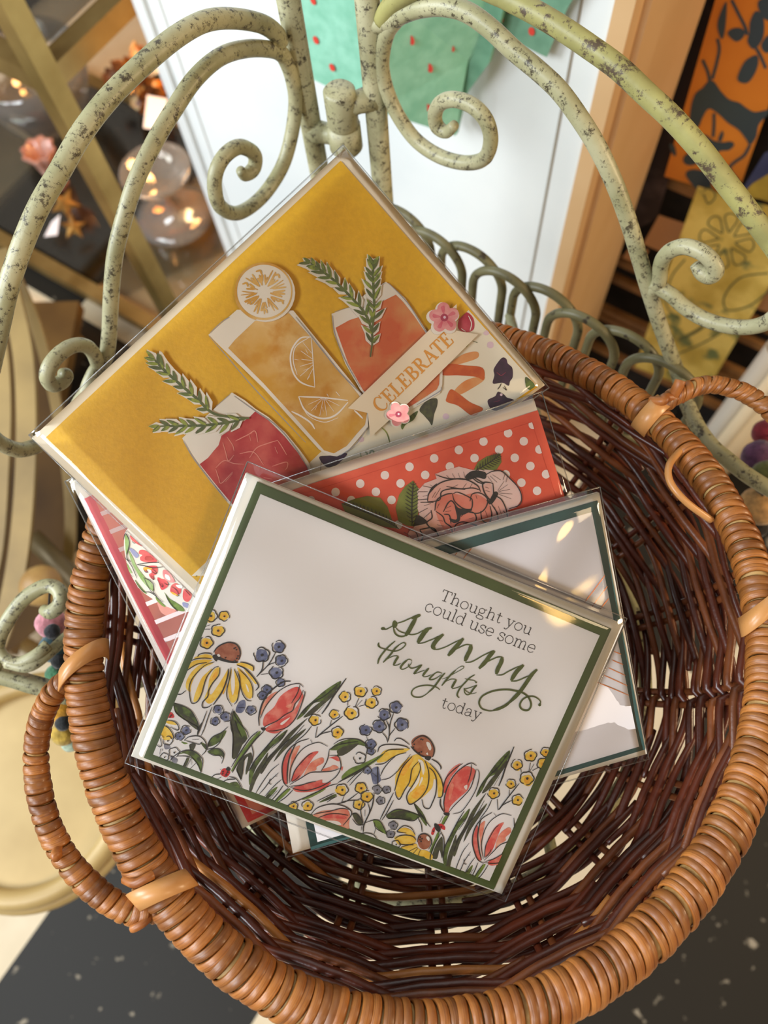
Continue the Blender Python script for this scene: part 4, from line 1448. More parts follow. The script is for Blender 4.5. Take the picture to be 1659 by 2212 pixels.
pr.run('''@ O2
F gw 270,210 310,230 345,330 340,450 300,560 280,430; F2 gw 340,480 420,620 480,760 600,920 720,1060 790,1190 700,1150 580,1020 480,860 380,660; F gw 300,700 360,800 400,880 350,860; F gw 450,1000 560,1130 660,1250 600,1220 500,1110
F gw 600,960 700,1010 770,1100 770,1200 690,1110; F2 lgr 820,1300 900,1380 1000,1480 930,1460 840,1370; F lgr 970,1220 1060,1330 1160,1390 1290,1480 1330,1560 1200,1540 1090,1430
F bw 350,430 430,460 520,560 470,610 390,520; F bw 1300,1400 1400,1430 1390,1500 1310,1470
F redw 360,205 470,300 580,400 520,380 400,300; F redw 540,470 640,480 800,600 850,670 700,690 560,660 540,600 580,560 520,530; F2 lrd 640,580 720,580 780,640 700,660 630,640
F redw 600,790 700,750 840,760 850,870 790,920 680,870 620,840; F2 ora 600,780 700,770 760,800 700,830 620,830; F2 white 670,810 740,830 740,880 690,870; F redw 700,900 780,920 790,1000 730,970
F redw 850,960 920,980 1010,1010 1040,1110 930,1180 880,1080; F2 pk 950,830 1040,840 1130,960 1160,1040 1060,1040 960,960; F3 white 990,900 1060,930 1080,1010 1000,970
F redw 1100,1100 1190,1060 1270,1150 1250,1250 1150,1260 1080,1210; F2 ora 1080,1210 1150,1230 1230,1290 1130,1260; F3 white 1180,1090 1290,1100 1290,1150 1220,1140; F redw 1330,1160 1440,1230 1460,1300 1400,1390 1330,1370 1300,1290
K 13 250,280 280,180 330,230 355,330 340,430 310,540 320,630 380,680; K 11 285,180 300,130; K 11 270,600 330,660 400,760 440,850 490,970; K 9 380,905 420,950; K 11 450,1000 520,1110 610,1210 700,1215 790,1260 880,1340 960,1400
K 11 600,960 720,1010 790,1090 780,1200 850,1310; K 9 620,980 670,1090 740,1200 800,1260; K 11 480,730 600,705 750,690 890,690; K 11 500,730 620,750 760,785 880,775 960,765; K 12 1000,1270 1050,1370 1120,1470 1220,1560
K 8 400,310 440,345 470,340; K 8 500,340 560,390; K 8 610,810 640,860 680,860 640,810; K 8 760,800 830,860 820,890 750,850; K 8 730,920 770,990 790,990 770,930; K 8 850,990 920,1110 950,1120 930,1060; K 8 970,1050 1030,1090 1060,1080 1040,1030; K 8 1110,1120 1190,1180 1230,1260 1220,1290 1180,1280; K 8 1340,1170 1400,1240 1440,1280''')
pr.into(o_)
pink.sleeve([(140, 1040), (738, 756), (1122, 1518), (524, 1800)], seed=4)

# ---------------------------------------------------------------- yellow cocktail card
yel = Card('greeting_card', 'large yellow greeting card with three paper cocktails and CELEBRATE banner', below(.0236), CARD_N,
           [(71, 946), (744, 323), (1175, 832), (480, 1330)], .0036, M_env)
ycl = [(98, 947), (736, 348), (1161, 836), (480, 1306)]
M_yel = mat('yellow_cardstock', (228, 176, 16), (220, 168, 14), rough=0.55, scale=500, bump=0.08, bscale=900)
yp = yel.slab('yellow_panel', ycl, .0002, .0005, M_yel)
strip_clip = [(414, 1244), (1012, 670), (1158, 833), (560, 1240)]
sp_ = yel.slab('patterned_strip', strip_clip, .0007, .0003, mat('cream_print_paper', (240, 230, 206), (232, 220, 192), rough=0.6, scale=30))
pr = Print(yel, .00106, strip_clip)
pr.run('''@ Y2
F crim 1060,560 1075,480 1120,455 1165,500 1165,570 1110,590; C white 6 1130,480 1150,530 1140,580; C white 7 1080,565 1110,585; F dot 1255,575 1270,585 1265,605 1245,610 1230,595; F dot 1278,652 1297,662 1297,688 1278,698 1258,688 1258,662; F dot 978,1135 996,1146 998,1166 978,1177 958,1166 960,1146; F dot 405,1292 424,1302 424,1322 405,1330 386,1320; F dot 755,1308 775,1306 765,1316
F pel2 1010,800 1080,745 1150,722 1195,725 1192,762 1120,790 1060,805; F2 peel 990,805 1100,812 1225,830 1232,910 1180,890 1060,880 950,875; F pel2 1035,985 1110,915 1225,885 1232,915 1150,970 1070,1010; F2 peel 982,1030 1010,975 1060,1000 1140,1060 1225,1100 1205,1130 1150,1150 1060,1085 985,1060
F pur 1330,790 1360,760 1385,770 1395,800 1425,830 1428,890 1410,920 1400,950 1360,930 1295,935 1305,880 1300,840; K 5 1350,935 1340,955 1325,975; K 4 1370,950 1385,980 1360,960; F pur 1262,1045 1310,1020 1330,990 1370,1010 1390,1030 1435,1045 1440,1080 1400,1100 1340,1118 1290,1112 1265,1080
C pk2 3 1320,860 1350,880 1380,860; C pk2 3 1300,1060 1340,1050; D dot 1350,1010 9; F drk 800,1110 850,1050 915,1035 920,1080 900,1140 885,1215 865,1190 830,1150; F grn 685,1245 680,1210 740,1150 790,1120 760,1180 710,1210; F grn 1515,890 1575,940 1560,980 1520,960
F pur 125,1430 200,1420 310,1405 280,1450 230,1490 170,1495; C ink 6 140,1440 135,1520; C rg 7 545,1230 580,1270 600,1335; C rg 12 400,1400 410,1435; C rg 12 435,1395 450,1410 440,1430; C rg 11 465,1425 470,1392 490,1390 492,1410; C rg 7 1115,690 1130,670; C rgd 7 1160,650 1190,660
@ O2
F grn 1480,990 1540,930 1560,960 1520,1010; F lgr 1620,1060 1720,1000 1700,1080''')
pr.into(sp_)

def sprig(card, off, fr, paths, nl, w_, seed=1):
    """Die-cut rosemary: white paper edge below, printed needles above."""
    rnd = random.Random(seed)
    need = []
    for pts, r0 in paths:
        c = catmull([(x, y, 0) for x, y in pts], 9)
        tot = len(c) - 1
        k = 0
        for i in range(int(r0 * tot), tot + 1, 4):
            p = c[i]
            d = (c[min(i + 1, tot)] - c[max(i - 1, 0)]).normalized()
            sd = Vector((-d.y, d.x, 0))
            for sgn in (-1, 1):
                if i >= tot - 1 and sgn == 1:
                    dv = d
                else:
                    dv = (d * rnd.uniform(.75, .95) + sd * sgn * rnd.uniform(.42, .7)).normalized()
                L_ = nl * rnd.uniform(.85, 1.2) * (1 if i < tot * .85 else .8)
                need.append((p, dv, L_))
    q = MB()
    ox, oy, k = FR[fr]
    for p, dv, L_ in need:
        sd = Vector((-dv.y, dv.x, 0))
        g = 1.2
        lp = [p - dv * L_ * .1 + sd * w_ * .6, p + dv * L_ * .5 + sd * w_ * 1.45, p + dv * L_ * g, p + dv * L_ * .5 - sd * w_ * 1.45, p - dv * L_ * .1 - sd * w_ * .6]
        q.prism([card.at(fr, v.x, v.y, off + rnd.uniform(0, .00008)) for v in lp], card.n, .00035)
    o = q.build('rosemary_sprig', M_card, card.root)
    pr = Print(card, off + .0005)
    for pts, r0 in paths:
        pr.stroke(fr, pts, w_ * .9, 'rgd', 2)
    for j, (p, dv, L_) in enumerate(need):
        sd = Vector((-dv.y, dv.x, 0))
        lp = [p, p + dv * L_ * .45 + sd * w_ * .62, p + dv * L_ * .98, p + dv * L_ * .45 - sd * w_ * .62]
        pr.fill(fr, [(v.x, v.y) for v in lp], 'rg' if j % 3 else 'rgd', 3 + (j % 2))
        if j % 3 == 1:
            a, b = p + dv * L_ * .1, p + dv * L_ * .8
            pr.stroke(fr, [(a.x + sd.x * w_ * .5, a.y + sd.y * w_ * .5), (b.x + sd.x * w_ * .3, b.y + sd.y * w_ * .3)], w_ * .45, 'rgd', 6)
    pr.into(o)

# tall citrus drink
gl = yel.slab('tall_glass_cutout', [(500, 742), (705, 562), (1108, 568), (1330, 840), (1590, 1160), (1645, 1300), (1642, 1400), (1560, 1500), (1490, 1580), (1420, 1612), (1350, 1602), (1290, 1560), (900, 1130)], .0022, .0005, M_card, 'Y1')
pr = Print(yel, .00276)
pr.run('''@ Y1
FX liq 650,840 700,780 840,648 960,640 1080,592 1230,758 1400,960 1580,1180 1636,1290 1620,1385 1560,1450 1490,1535 1400,1588 1330,1566 1120,1330 900,1090
C pen 5 520,735 600,660 660,620; C pen 6 515,755 650,910 830,1120 1020,1320 1200,1510; C pen 6 1130,620 1260,780 1440,1010 1600,1170; C pen 5 1640,1400 1560,1520 1440,1606
C white 12 1240,762 1165,770 1108,840 1092,920 1110,1010 1150,1070 1200,1100 1265,1118; C white 8 1240,765 1252,930 1265,1118; C white 7 1225,765 1130,830 1112,930 1140,1030
C white 7 1250,930 1170,920; C white 7 1250,920 1165,860; C white 7 1250,945 1160,970; C white 7 1252,960 1160,1040; C white 7 1255,980 1210,1065; C white 6 1245,880 1180,800; C white 6 1200,850 1215,880; C white 5 1185,1000 1220,985; C white 5 1230,1040 1215,1060; C white 5 1150,925 1120,920
C white 11 1150,1185 1320,1192 1500,1212; C white 13 1150,1185 1190,1275 1260,1325 1340,1340 1420,1310 1500,1225; C white 5 1165,1230 1220,1320 1330,1366 1430,1335
C white 6 1320,1195 1220,1240; C white 6 1320,1200 1240,1285; C white 6 1325,1200 1300,1320; C white 6 1330,1200 1350,1320; C white 6 1335,1200 1400,1290; C white 6 1340,1200 1440,1250; C white 5 1280,1250 1265,1280; C white 5 1320,1260 1325,1290
F white 1375,1150 1390,1120 1410,1150 1390,1160; C white 8 1415,1150 1440,1180; C white 6 1350,1165 1362,1185; C white 13 1100,1290 1170,1325 1235,1370 1265,1415; C white 12 1545,1282 1575,1310 1605,1340''')
pr.into(gl)
ci = yel.slab('citrus_slice_cutout', [(908 + 213 * math.cos(a * .2244), 442 + 208 * math.sin(a * .2244)) for a in range(28)], .0030, .0005, M_card, 'Y1')
pr = Print(yel, .00356)
ring = [(905 + 198 * math.cos(a * .2417), 440 + 196 * math.sin(a * .2417)) for a in range(27)]
pr.stroke('Y1', ring, 16, 'liq', 1)
pr.stroke('Y1', [(702, 470), (730, 545), (790, 605), (850, 640)], 18, 'liq', 2)
rnd = random.Random(5)
for k in range(13):
    a = k * 2 * math.pi / 13 + .1
    for d in (-.13, .0, .13):
        r1, r2 = rnd.uniform(45, 75), rnd.uniform(105, 165)
        c_, s_ = math.cos(a + d * .5), math.sin(a + d * .5)
        pr.stroke('Y1', [(905 + r1 * c_, 445 + r1 * s_), (905 + (r1 + r2) / 2 * math.cos(a + d), 445 + (r1 + r2) / 2 * math.sin(a + d)), (905 + r2 * math.cos(a + d * 1.3), 445 + r2 * math.sin(a + d * 1.3))], rnd.uniform(7, 17), 'liq', 3)
    if k % 2:
        x, y = 905 + 140 * math.cos(a), 445 + 140 * math.sin(a)
        pr.stroke('Y1', [(x - 20, y - 8), (x + 10, y - 16), (x + 20, y + 10)], 13, 'liq', 4)
pr.into(ci)
# red drink
gr = yel.slab('red_glass_cutout', [(312, 1482), (668, 1154), (760, 1210), (835, 1270), (930, 1330), (1050, 1440), (1150, 1560), (1215, 1650), (1248, 1740), (1180, 1850), (1060, 1950), (900, 2010), (760, 2010), (690, 1995), (640, 1945), (520, 1800), (400, 1640)], .0016, .0005, M_card, 'Y1')
pr = Print(yel, .00216)
pr.run('''@ Y1
FX lrd 445,1665 505,1620 545,1570 580,1530 600,1462 700,1400 800,1330 840,1290 930,1350 1050,1470 1140,1580 1205,1680 1230,1738 1160,1840 1040,1930 880,1995 760,1995 690,1965 560,1810
C pen 5 560,1255 660,1170; C pen 6 330,1500 400,1620 520,1780 640,1930; C pen 6 690,1180 830,1280 1000,1400 1140,1570 1230,1720
C ice 7 640,1470 680,1530 690,1570; C ice 7 610,1510 630,1580 650,1640 690,1600; C ice 7 700,1500 760,1470 820,1440; C ice 7 790,1455 840,1430 860,1510; C ice 7 800,1460 810,1500; C ice 7 560,1690 620,1640 690,1660 760,1665; C ice 7 560,1700 580,1760 600,1800 680,1720; C ice 7 800,1620 850,1550 920,1520 1000,1495; C ice 7 1000,1495 1030,1540 1065,1600; C ice 7 980,1540 1000,1590; C ice 7 730,1590 830,1580 900,1670; C ice 7 960,1680 1060,1650 1070,1680 1055,1705; C ice 6 630,1790 680,1730; C ice 6 900,1760 960,1770''')
pr.into(gr)
# orange drink
go = yel.slab('orange_glass_cutout', [(208, 464), (330, 418), (450, 320), (575, 248), (640, 300), (705, 360), (780, 470), (850, 580), (920, 720), (957, 850), (955, 940), (938, 1000), (850, 1052), (720, 1125), (560, 1120), (470, 1060), (400, 975), (300, 800), (222, 592)], .0016, .0005, M_card, 'Y2')
pr = Print(yel, .00216)
pr.run('''@ Y2
FX lor 236,562 330,510 420,482 480,430 560,380 640,340 690,390 760,480 835,590 900,710 935,850 930,940 915,975 840,1025 720,1100 580,1090 480,1040 420,980 320,800
C pen 5 590,262 660,330 730,410 800,520 860,620 930,760; C pen 5 215,480 230,600 300,780 400,960; C pen 5 945,960 930,990 780,1080; C pen 4 230,455 330,425; C pen 4 480,310 570,262''')
pr.into(go)
sprig(yel, .0026, 'Y1', [([(800, 1340), (560, 1310), (430, 1200), (300, 1090), (190, 990), (125, 920)], .28), ([(800, 1335), (640, 1370), (460, 1390), (320, 1392), (170, 1395)], .12)], 98, 21, 2)
sprig(yel, .0026, 'Y2', [([(470, 760), (482, 620), (440, 480), (340, 360), (230, 250), (140, 180), (70, 130)], .12), ([(480, 600), (495, 440), (490, 300), (486, 200), (486, 110)], .15)], 88, 18, 3)
# banner with lettering
bn = yel.slab('banner', [(318, 1101), (870, 570), (1052, 398), (1052, 578), (1198, 603), (830, 970), (470, 1297), (453, 1134)], .0034, .0005, mat('cream_banner', (240, 224, 196), (234, 216, 186), rough=0.6, scale=30), 'Y2')
lettering(yel, .00396, 'T4', 'CELEBRATE', (322, 1450), (1505, 300), CG, 'otx', .085, .175, 1.06, parent=bn, track=.03)
def bloom(fr, cx, cy, r, rot, nm, dark):
    out, inn = [], []
    for i in range(40):
        a = rot + i * 2 * math.pi / 40
        k = .72 + .28 * abs(math.cos(2.5 * (a - rot)))
        out.append((cx + r * 1.13 * k * math.cos(a), cy + r * 1.13 * k * math.sin(a)))
        inn.append((cx + r * k * math.cos(a), cy + r * k * math.sin(a)))
    o = yel.slab(nm, out, .0042, .0005, M_card, fr)
    pr = Print(yel, .00476)
    pr.fill(fr, inn, 'pk', 1)
    for j in range(5):
        a = rot + j * 1.2566
        if dark or j == 2:
            pr.fill(fr, [(cx + r * .2 * math.cos(a), cy + r * .2 * math.sin(a)), (cx + r * .7 * math.cos(a - .25), cy + r * .7 * math.sin(a - .25)), (cx + r * .75 * math.cos(a + .1), cy + r * .75 * math.sin(a + .1))], mat('blossom_mid', (206, 92, 104), (214, 120, 126), rough=0.6, scale=260), 2)
    pr.disc(fr, cx, cy, r * .25, 'pk2', 3)
    pr.disc(fr, cx + r * .02, cy - r * .02, r * .09, 'dot', 4)
    pr.into(o)
bloom('Y2', 960, 500, 102, -1.65, 'blossom_cutout', True)
bloom('Y2', 655, 1142, 80, .55, 'blossom_cutout', False)
yel.sleeve([(62, 940), (741, 313), (1186, 838), (478, 1345)], lift=.0053, wav=.0007, seed=8)

# ---------------------------------------------------------------- coral card with a peony
cor = Card('greeting_card', 'coral greeting card with white polka dots and a peony, behind the front card', below(.0140), CARD_N,
           [(556, 1066), (1152, 863), (1340, 1490), (744, 1693)], .0034, M_env)
M_coral = mat('coral_cardstock', (232, 98, 66), (222, 86, 56), rough=0.55, scale=120)
cor.slab('coral_mat', [(568, 1079), (1161, 886), (1346, 1482), (752, 1682)], .0002, .0004, M_coral)
cclip = [(584, 1089), (1148, 912), (1326, 1462), (760, 1660)]
cp = cor.slab('dotted_panel', cclip, .0006, .0003, M_coral)
pr = Print(cor, .00096, cclip)
for i in range(-6, 7):
    for j in range(-3, 6):
        x, y = 1068 - 209.5 * i + 133 * j, 46 + 71.6 * i + 69.5 * j
        pr.fill('P3', [(x + 36 * math.cos(a * .524), y + 37 * math.sin(a * .524)) for a in range(12)], 'white', 1)
pr.into(cp)
fl = [(868, 252), (950, 222), (1070, 188), (1190, 218), (1300, 215), (1420, 226), (1500, 288), (1568, 360), (1596, 410), (1602, 470), (1560, 536), (1486, 560), (1480, 640), (1250, 760), (1000, 800), (740, 840), (640, 800), (690, 700), (780, 650), (738, 610), (716, 540), (722, 470), (716, 400), (780, 330), (880, 292)]
f_ = cor.slab('peony_cutout', fl, .0009, .0005, PAL['pb'], 'P3')
lv = [[(68, 505), (190, 462), (290, 440), (400, 454), (462, 530), (500, 640), (560, 720), (430, 700), (240, 640), (100, 572)],
      [(680, 308), (724, 372), (740, 440), (722, 600), (760, 670), (690, 700), (620, 690), (556, 655), (532, 540), (562, 430), (612, 358)],
      [(1424, 76), (1434, 150), (1394, 212), (1282, 244), (1196, 222), (1232, 150), (1312, 100)]]
vein = [([(75, 500), (240, 560), (430, 640), (560, 715)], 10, 60), ([(680, 312), (668, 500), (672, 690)], 10, 70), ([(1420, 82), (1330, 150), (1200, 226)], 8, 60)]
for k, l in enumerate(lv):
    o = cor.slab('leaf_cutout', l, .0008, .0004, PAL['ol'], 'P3')
    pr = Print(cor, .00128)
    vp, nn, ln = vein[k]
    pr.stroke('P3', vp, 8)
    c = catmull([(x, y, 0) for x, y in vp], 6)
    for i in range(1, len(c) - 1):
        d = (c[i + 1] - c[i]).normalized(); sd = Vector((-d.y, d.x, 0))
        t = i / len(c)
        L_ = ln * math.sin(math.pi * min(1, t * 1.05)) ** .6
        for sg in (-1, 1):
            if k == 0 and sg == 1: continue
            e = c[i] - d * L_ * .55 + sd * sg * L_ * .85
            pr.stroke('P3', [(c[i].x, c[i].y), ((c[i].x + e.x) / 2, (c[i].y + e.y) / 2 + 3), (e.x, e.y)], 5, taper=.3)
    pr.into(o)
pr = Print(cor, .00146)
pr.run('''@ P3
F pm 800,470 840,370 960,310 1080,300 1240,350 1330,330 1360,430 1450,500 1480,620 1250,740 1000,790 870,730 790,640 830,550; F2 pc 870,520 930,440 1010,415 1100,430 1200,415 1310,480 1340,600 1280,690 1010,770 900,650
F3 ink 1030,510 1070,540 1180,550 1120,590 1085,600 1070,650 1020,665 985,625 1050,630; F3 ink 1185,222 1290,235 1290,290 1220,280 1150,300 1120,270; F3 ink 1370,400 1400,420 1350,500 1330,470; F3 ink 1300,470 1340,480 1330,510; F3 ink 720,600 800,660 690,690 690,670; F3 ink 880,330 830,370 810,420 850,380
K 7 868,255 960,285 1060,292 1150,300; K 9 800,480 815,410 900,330 1010,295 1120,295 1220,345 1250,400; K 8 960,355 1080,375 1180,368 1235,382; K 8 800,485 900,470 920,400 1000,375 1120,380; K 9 862,560 880,470 950,425 1010,413; K 8 1012,415 1030,480 1100,540 1170,545 1180,480 1160,450 1060,405 1020,415; K 9 935,570 975,495 1010,480 1050,540 1065,590; K 8 1160,480 1180,420 1250,412 1310,465 1290,540 1230,582 1130,570
K 9 830,555 838,620 795,660 820,700 880,745; K 8 870,565 930,610 950,660 1000,700 1010,750; K 8 940,590 985,600 1000,670; K 8 1085,610 1130,570 1200,585 1205,650 1100,672; K 8 1250,565 1265,640 1320,665 1345,600 1330,520; K 9 1355,330 1360,430 1340,475 1285,410 1268,330 1310,320 1355,330; K 8 1370,430 1430,470 1470,560 1480,640; K 8 1340,500 1390,580 1400,650
K 8 1285,262 1350,228 1430,226 1500,288 1568,362 1598,440 1580,510 1490,545; K 8 1160,255 1230,300 1280,330 1230,320 1170,275; K 8 1030,730 1040,680 1100,655 1200,680 1230,690; K 9 735,720 850,708 900,790; K 9 735,720 760,780 740,830; K 7 1480,600 1440,560; K 8 720,470 800,462; K 8 740,490 850,490; K 6 725,580 800,540; K 6 760,630 830,570; K 6 720,400 800,400; K 6 760,350 850,370
K 4 1000,300 960,260; K 4 1040,298 1010,245; K 4 1080,295 1060,240; K 4 1120,290 1105,230; K 4 1400,400 1500,380; K 4 1400,395 1480,340; K 4 1395,390 1450,310; K 4 1405,410 1520,420; K 4 1400,420 1510,460; K 4 1310,270 1350,320; K 4 1330,265 1390,320; K 4 1350,255 1420,300; K 4 840,450 870,400; K 4 860,450 910,370; K 4 1000,370 1060,340; K 4 1100,370 1130,330; K 4 1160,365 1180,330; K 4 900,500 880,540; K 4 1210,430 1220,460; K 4 1290,360 1320,370; K 4 1290,390 1330,400; K 4 960,540 1000,520; K 4 950,570 1000,560; K 4 880,640 930,650; K 4 880,680 940,690; K 4 980,740 1000,700; K 4 1060,700 1090,680; K 4 1150,630 1190,620; K 4 1370,530 1390,600; K 4 1400,520 1430,600; K 4 1290,560 1310,620; K 4 820,340 850,360; K 4 760,440 800,430; K 4 770,520 830,500
F pm 660,720 740,690 800,700 760,760 740,830 640,780; K 6 640,720 700,740 730,820; K 5 600,740 660,780; K 5 1460,240 1440,300; K 5 1480,260 1465,320''')
pr.into(f_)
cor.sleeve([(548, 1056), (1170, 846), (1362, 1500), (738, 1706)], lift=.0022, wav=.0007, seed=11)

# ---------------------------------------------------------------- teal bordered card
tea = Card('greeting_card', 'white greeting card with teal border and copper lines, right behind the front card', below(.0072), CARD_N,
           [(531, 1280), (1293, 1066), (1396, 1628), (634, 1842)], .0034, M_card)
tea.slab('teal_mat', [(569, 1290), (1290, 1081), (1393, 1618), (672, 1835)], .0002, .0004, mat('teal_cardstock', (54, 92, 88), (44, 78, 76), rough=0.5, scale=70))
tcl = [(584, 1312), (1278, 1106), (1380, 1612), (686, 1818)]
tp = tea.slab('white_panel', tcl, .0006, .0003, mat('cool_white_card', (232, 226, 226), rough=0.55))
pr = Print(tea, .00096, tcl)
pr.run('''@ TL
C gold 6 275,850 350,750 425,650; C gold 6 330,880 385,805 442,732; C gold 6 388,900 420,860 452,820; C gold 6 370,1435 480,1480 600,1530; C gold 6 415,1382 500,1420 588,1460; C gold 6 450,1328 515,1358 578,1386; C gold 6 475,1270 515,1288 562,1306; C gold 6 490,1208 520,1220 546,1230; C gold 6 250,900 200,960 150,1020
@ PX
C gold 2 982,1198 1000,1175 1020,1150; C gold 2 1000,1205 1020,1180 1040,1155''')
pr.into(tp)
tea.sleeve([(515, 1270), (1296, 1052), (1402, 1640), (618, 1852)], lift=.0016, wav=.0011, seed=15)

# ---------------------------------------------------------------- front card
front = Card('greeting_card', 'green bordered greeting card with meadow flowers and sunny thoughts lettering, on top', P0, CARD_N,
             [(532, 1024), (1344, 1351), (1083, 1930), (285, 1633)], .0038, M_card)
front.slab('green_mat', [(556, 1040), (1320, 1358), (1066, 1921), (311, 1636)], .0002, .0004, mat('moss_cardstock', (78, 92, 44), (70, 82, 38), rough=0.5, scale=70))
fcl = [(563, 1067), (1295, 1372), (1057, 1902), (331, 1629)]
fp = front.slab('white_panel', fcl, .0006, .0003, mat('front_white', (238, 232, 228), rough=0.55))
OFF = .00096
lettering(front, OFF, 'T3', 'Thought you', (296, 268), (1500, 742), GL, 'txt', .085, .125, .92, parent=fp, track=.02)
lettering(front, OFF, 'T3', 'could use some', (92, 412), (1545, 985), GL, 'txt', .085, .12, .98, parent=fp, track=.02)
lettering(front, OFF, 'T3', 'today', (308, 1690), (832, 1862), GL, 'txt', .085, .12, .96, parent=fp, track=.02)
pr = Print(front, OFF, fcl)
pr.run('''@ T1
C gtx 22 160,470 230,478 300,447 375,405; F gtx 145,465 165,440 205,440 225,468 195,492 160,488; F2 gtx 355,350 390,318 432,350 440,400 415,445 375,450 348,420; C gtx 24 425,372 540,337 640,292 740,250; C gtx 60 690,282 780,248 850,218; C gtx 76 775,262 700,400 640,510 585,592; C gtx 30 620,580 520,606 440,585 390,530 368,440; C gtx 22 405,440 460,500 540,535 620,555 700,572 800,550 880,505 960,470
C gtx 46 1055,450 960,478 920,520; C gtx 84 1000,455 930,520 870,610 800,715; C gtx 22 800,730 900,718 1000,680 1100,640 1160,600; C gtx 76 1260,565 1160,650 1090,740 1075,790 1110,832; C gtx 22 1095,838 1180,832 1300,790 1400,740 1500,690 1600,645
@ T2
C gtx 76 165,305 58,428 -22,518 -107,618; C gtx 24 20,510 130,450 220,418 290,425; C gtx 76 300,415 285,510 230,620 195,715; C gtx 24 200,735 300,727 400,680 500,620 600,570 690,525; C gtx 76 722,530 640,612 560,722 445,845; C gtx 24 560,740 680,680 780,640 860,638; C gtx 76 860,640 835,740 780,850 752,945; C gtx 24 755,962 860,955 960,900 1060,850 1150,805; C gtx 78 1240,780 1150,860 1080,950 1018,1060; C gtx 24 1015,1072 1130,1060 1250,1010 1350,965
C gtx 72 1480,860 1380,960 1280,1110 1180,1250 1080,1360 960,1470; C gtx 54 1010,1425 920,1500 820,1553 700,1592; C gtx 34 760,1580 680,1598 600,1595 500,1560 452,1490 450,1420 500,1340 600,1280 720,1240 850,1222 980,1222 1100,1242 1220,1275 1310,1340 1362,1430 1370,1510 1330,1580 1260,1590 1190,1550 1175,1480 1220,1400 1300,1352 1400,1340 1480,1370 1540,1430 1528,1495; D gtx 1525,1490 26
@ T1
C gtx 32 400,685 310,760 230,840 150,940 105,1020 90,1095; C gtx 22 105,720 95,770 130,800 200,825 290,850 380,866 450,855 520,820 580,760 575,722 530,718 450,768 380,820; C gtx 34 480,745 400,815 320,920 250,1000 185,1068; F gtx 85,760 95,720 115,715 120,760 140,795 110,800; C gtx 18 265,1005 350,960 430,950 462,970; C gtx 42 455,965 440,985 400,1050 368,1118; C gtx 18 370,1125 440,1112 500,1085
C gtx 18 695,1050 680,1020 630,1015 570,1060 510,1120 490,1165 530,1192 600,1165 660,1120 698,1060; C gtx 38 620,1020 560,1070 510,1130 500,1170; C gtx 22 645,1090 640,1130 690,1170 780,1150 850,1110; C gtx 42 875,1108 800,1190 730,1272; C gtx 16 740,1276 830,1240 930,1205; C gtx 42 1000,1170 930,1250 890,1312; C gtx 16 895,1325 960,1322 1045,1288
C gtx 22 1240,1262 1160,1240 1090,1278 1030,1330 1010,1368 1060,1376 1130,1350 1225,1285; C gtx 34 1100,1270 1040,1325 1012,1365; C gtx 36 1290,1255 1220,1330 1150,1430 1080,1520 980,1612; C gtx 24 1030,1570 960,1630 880,1678 810,1690 730,1676 690,1620 720,1550 800,1502 900,1480 1000,1476 1110,1500 1175,1535 1192,1560
C gtx 13 1240,1366 1310,1340 1390,1300 1500,1240 1600,1182 1628,1148 1585,1135 1495,1190 1400,1280; C gtx 34 1480,1205 1400,1280 1320,1370 1232,1482; C gtx 16 1310,1405 1400,1366 1490,1372; C gtx 42 1490,1375 1440,1460 1408,1525; C gtx 16 1412,1538 1500,1520 1570,1488
@ T2
C gtx 30 370,955 280,1010 200,1090 110,1190 62,1280 58,1330 92,1368; C gtx 16 190,1025 270,1045 350,1058 400,1092; D gtx 392,1090 16; C gtx 16 400,1140 300,1180 205,1208 180,1200 190,1222 250,1270 310,1296 400,1275; C gtx 36 405,1138 350,1200 285,1295; C gtx 20 295,1300 230,1312 190,1272 178,1205''')
pr.build('script_lettering', fp)

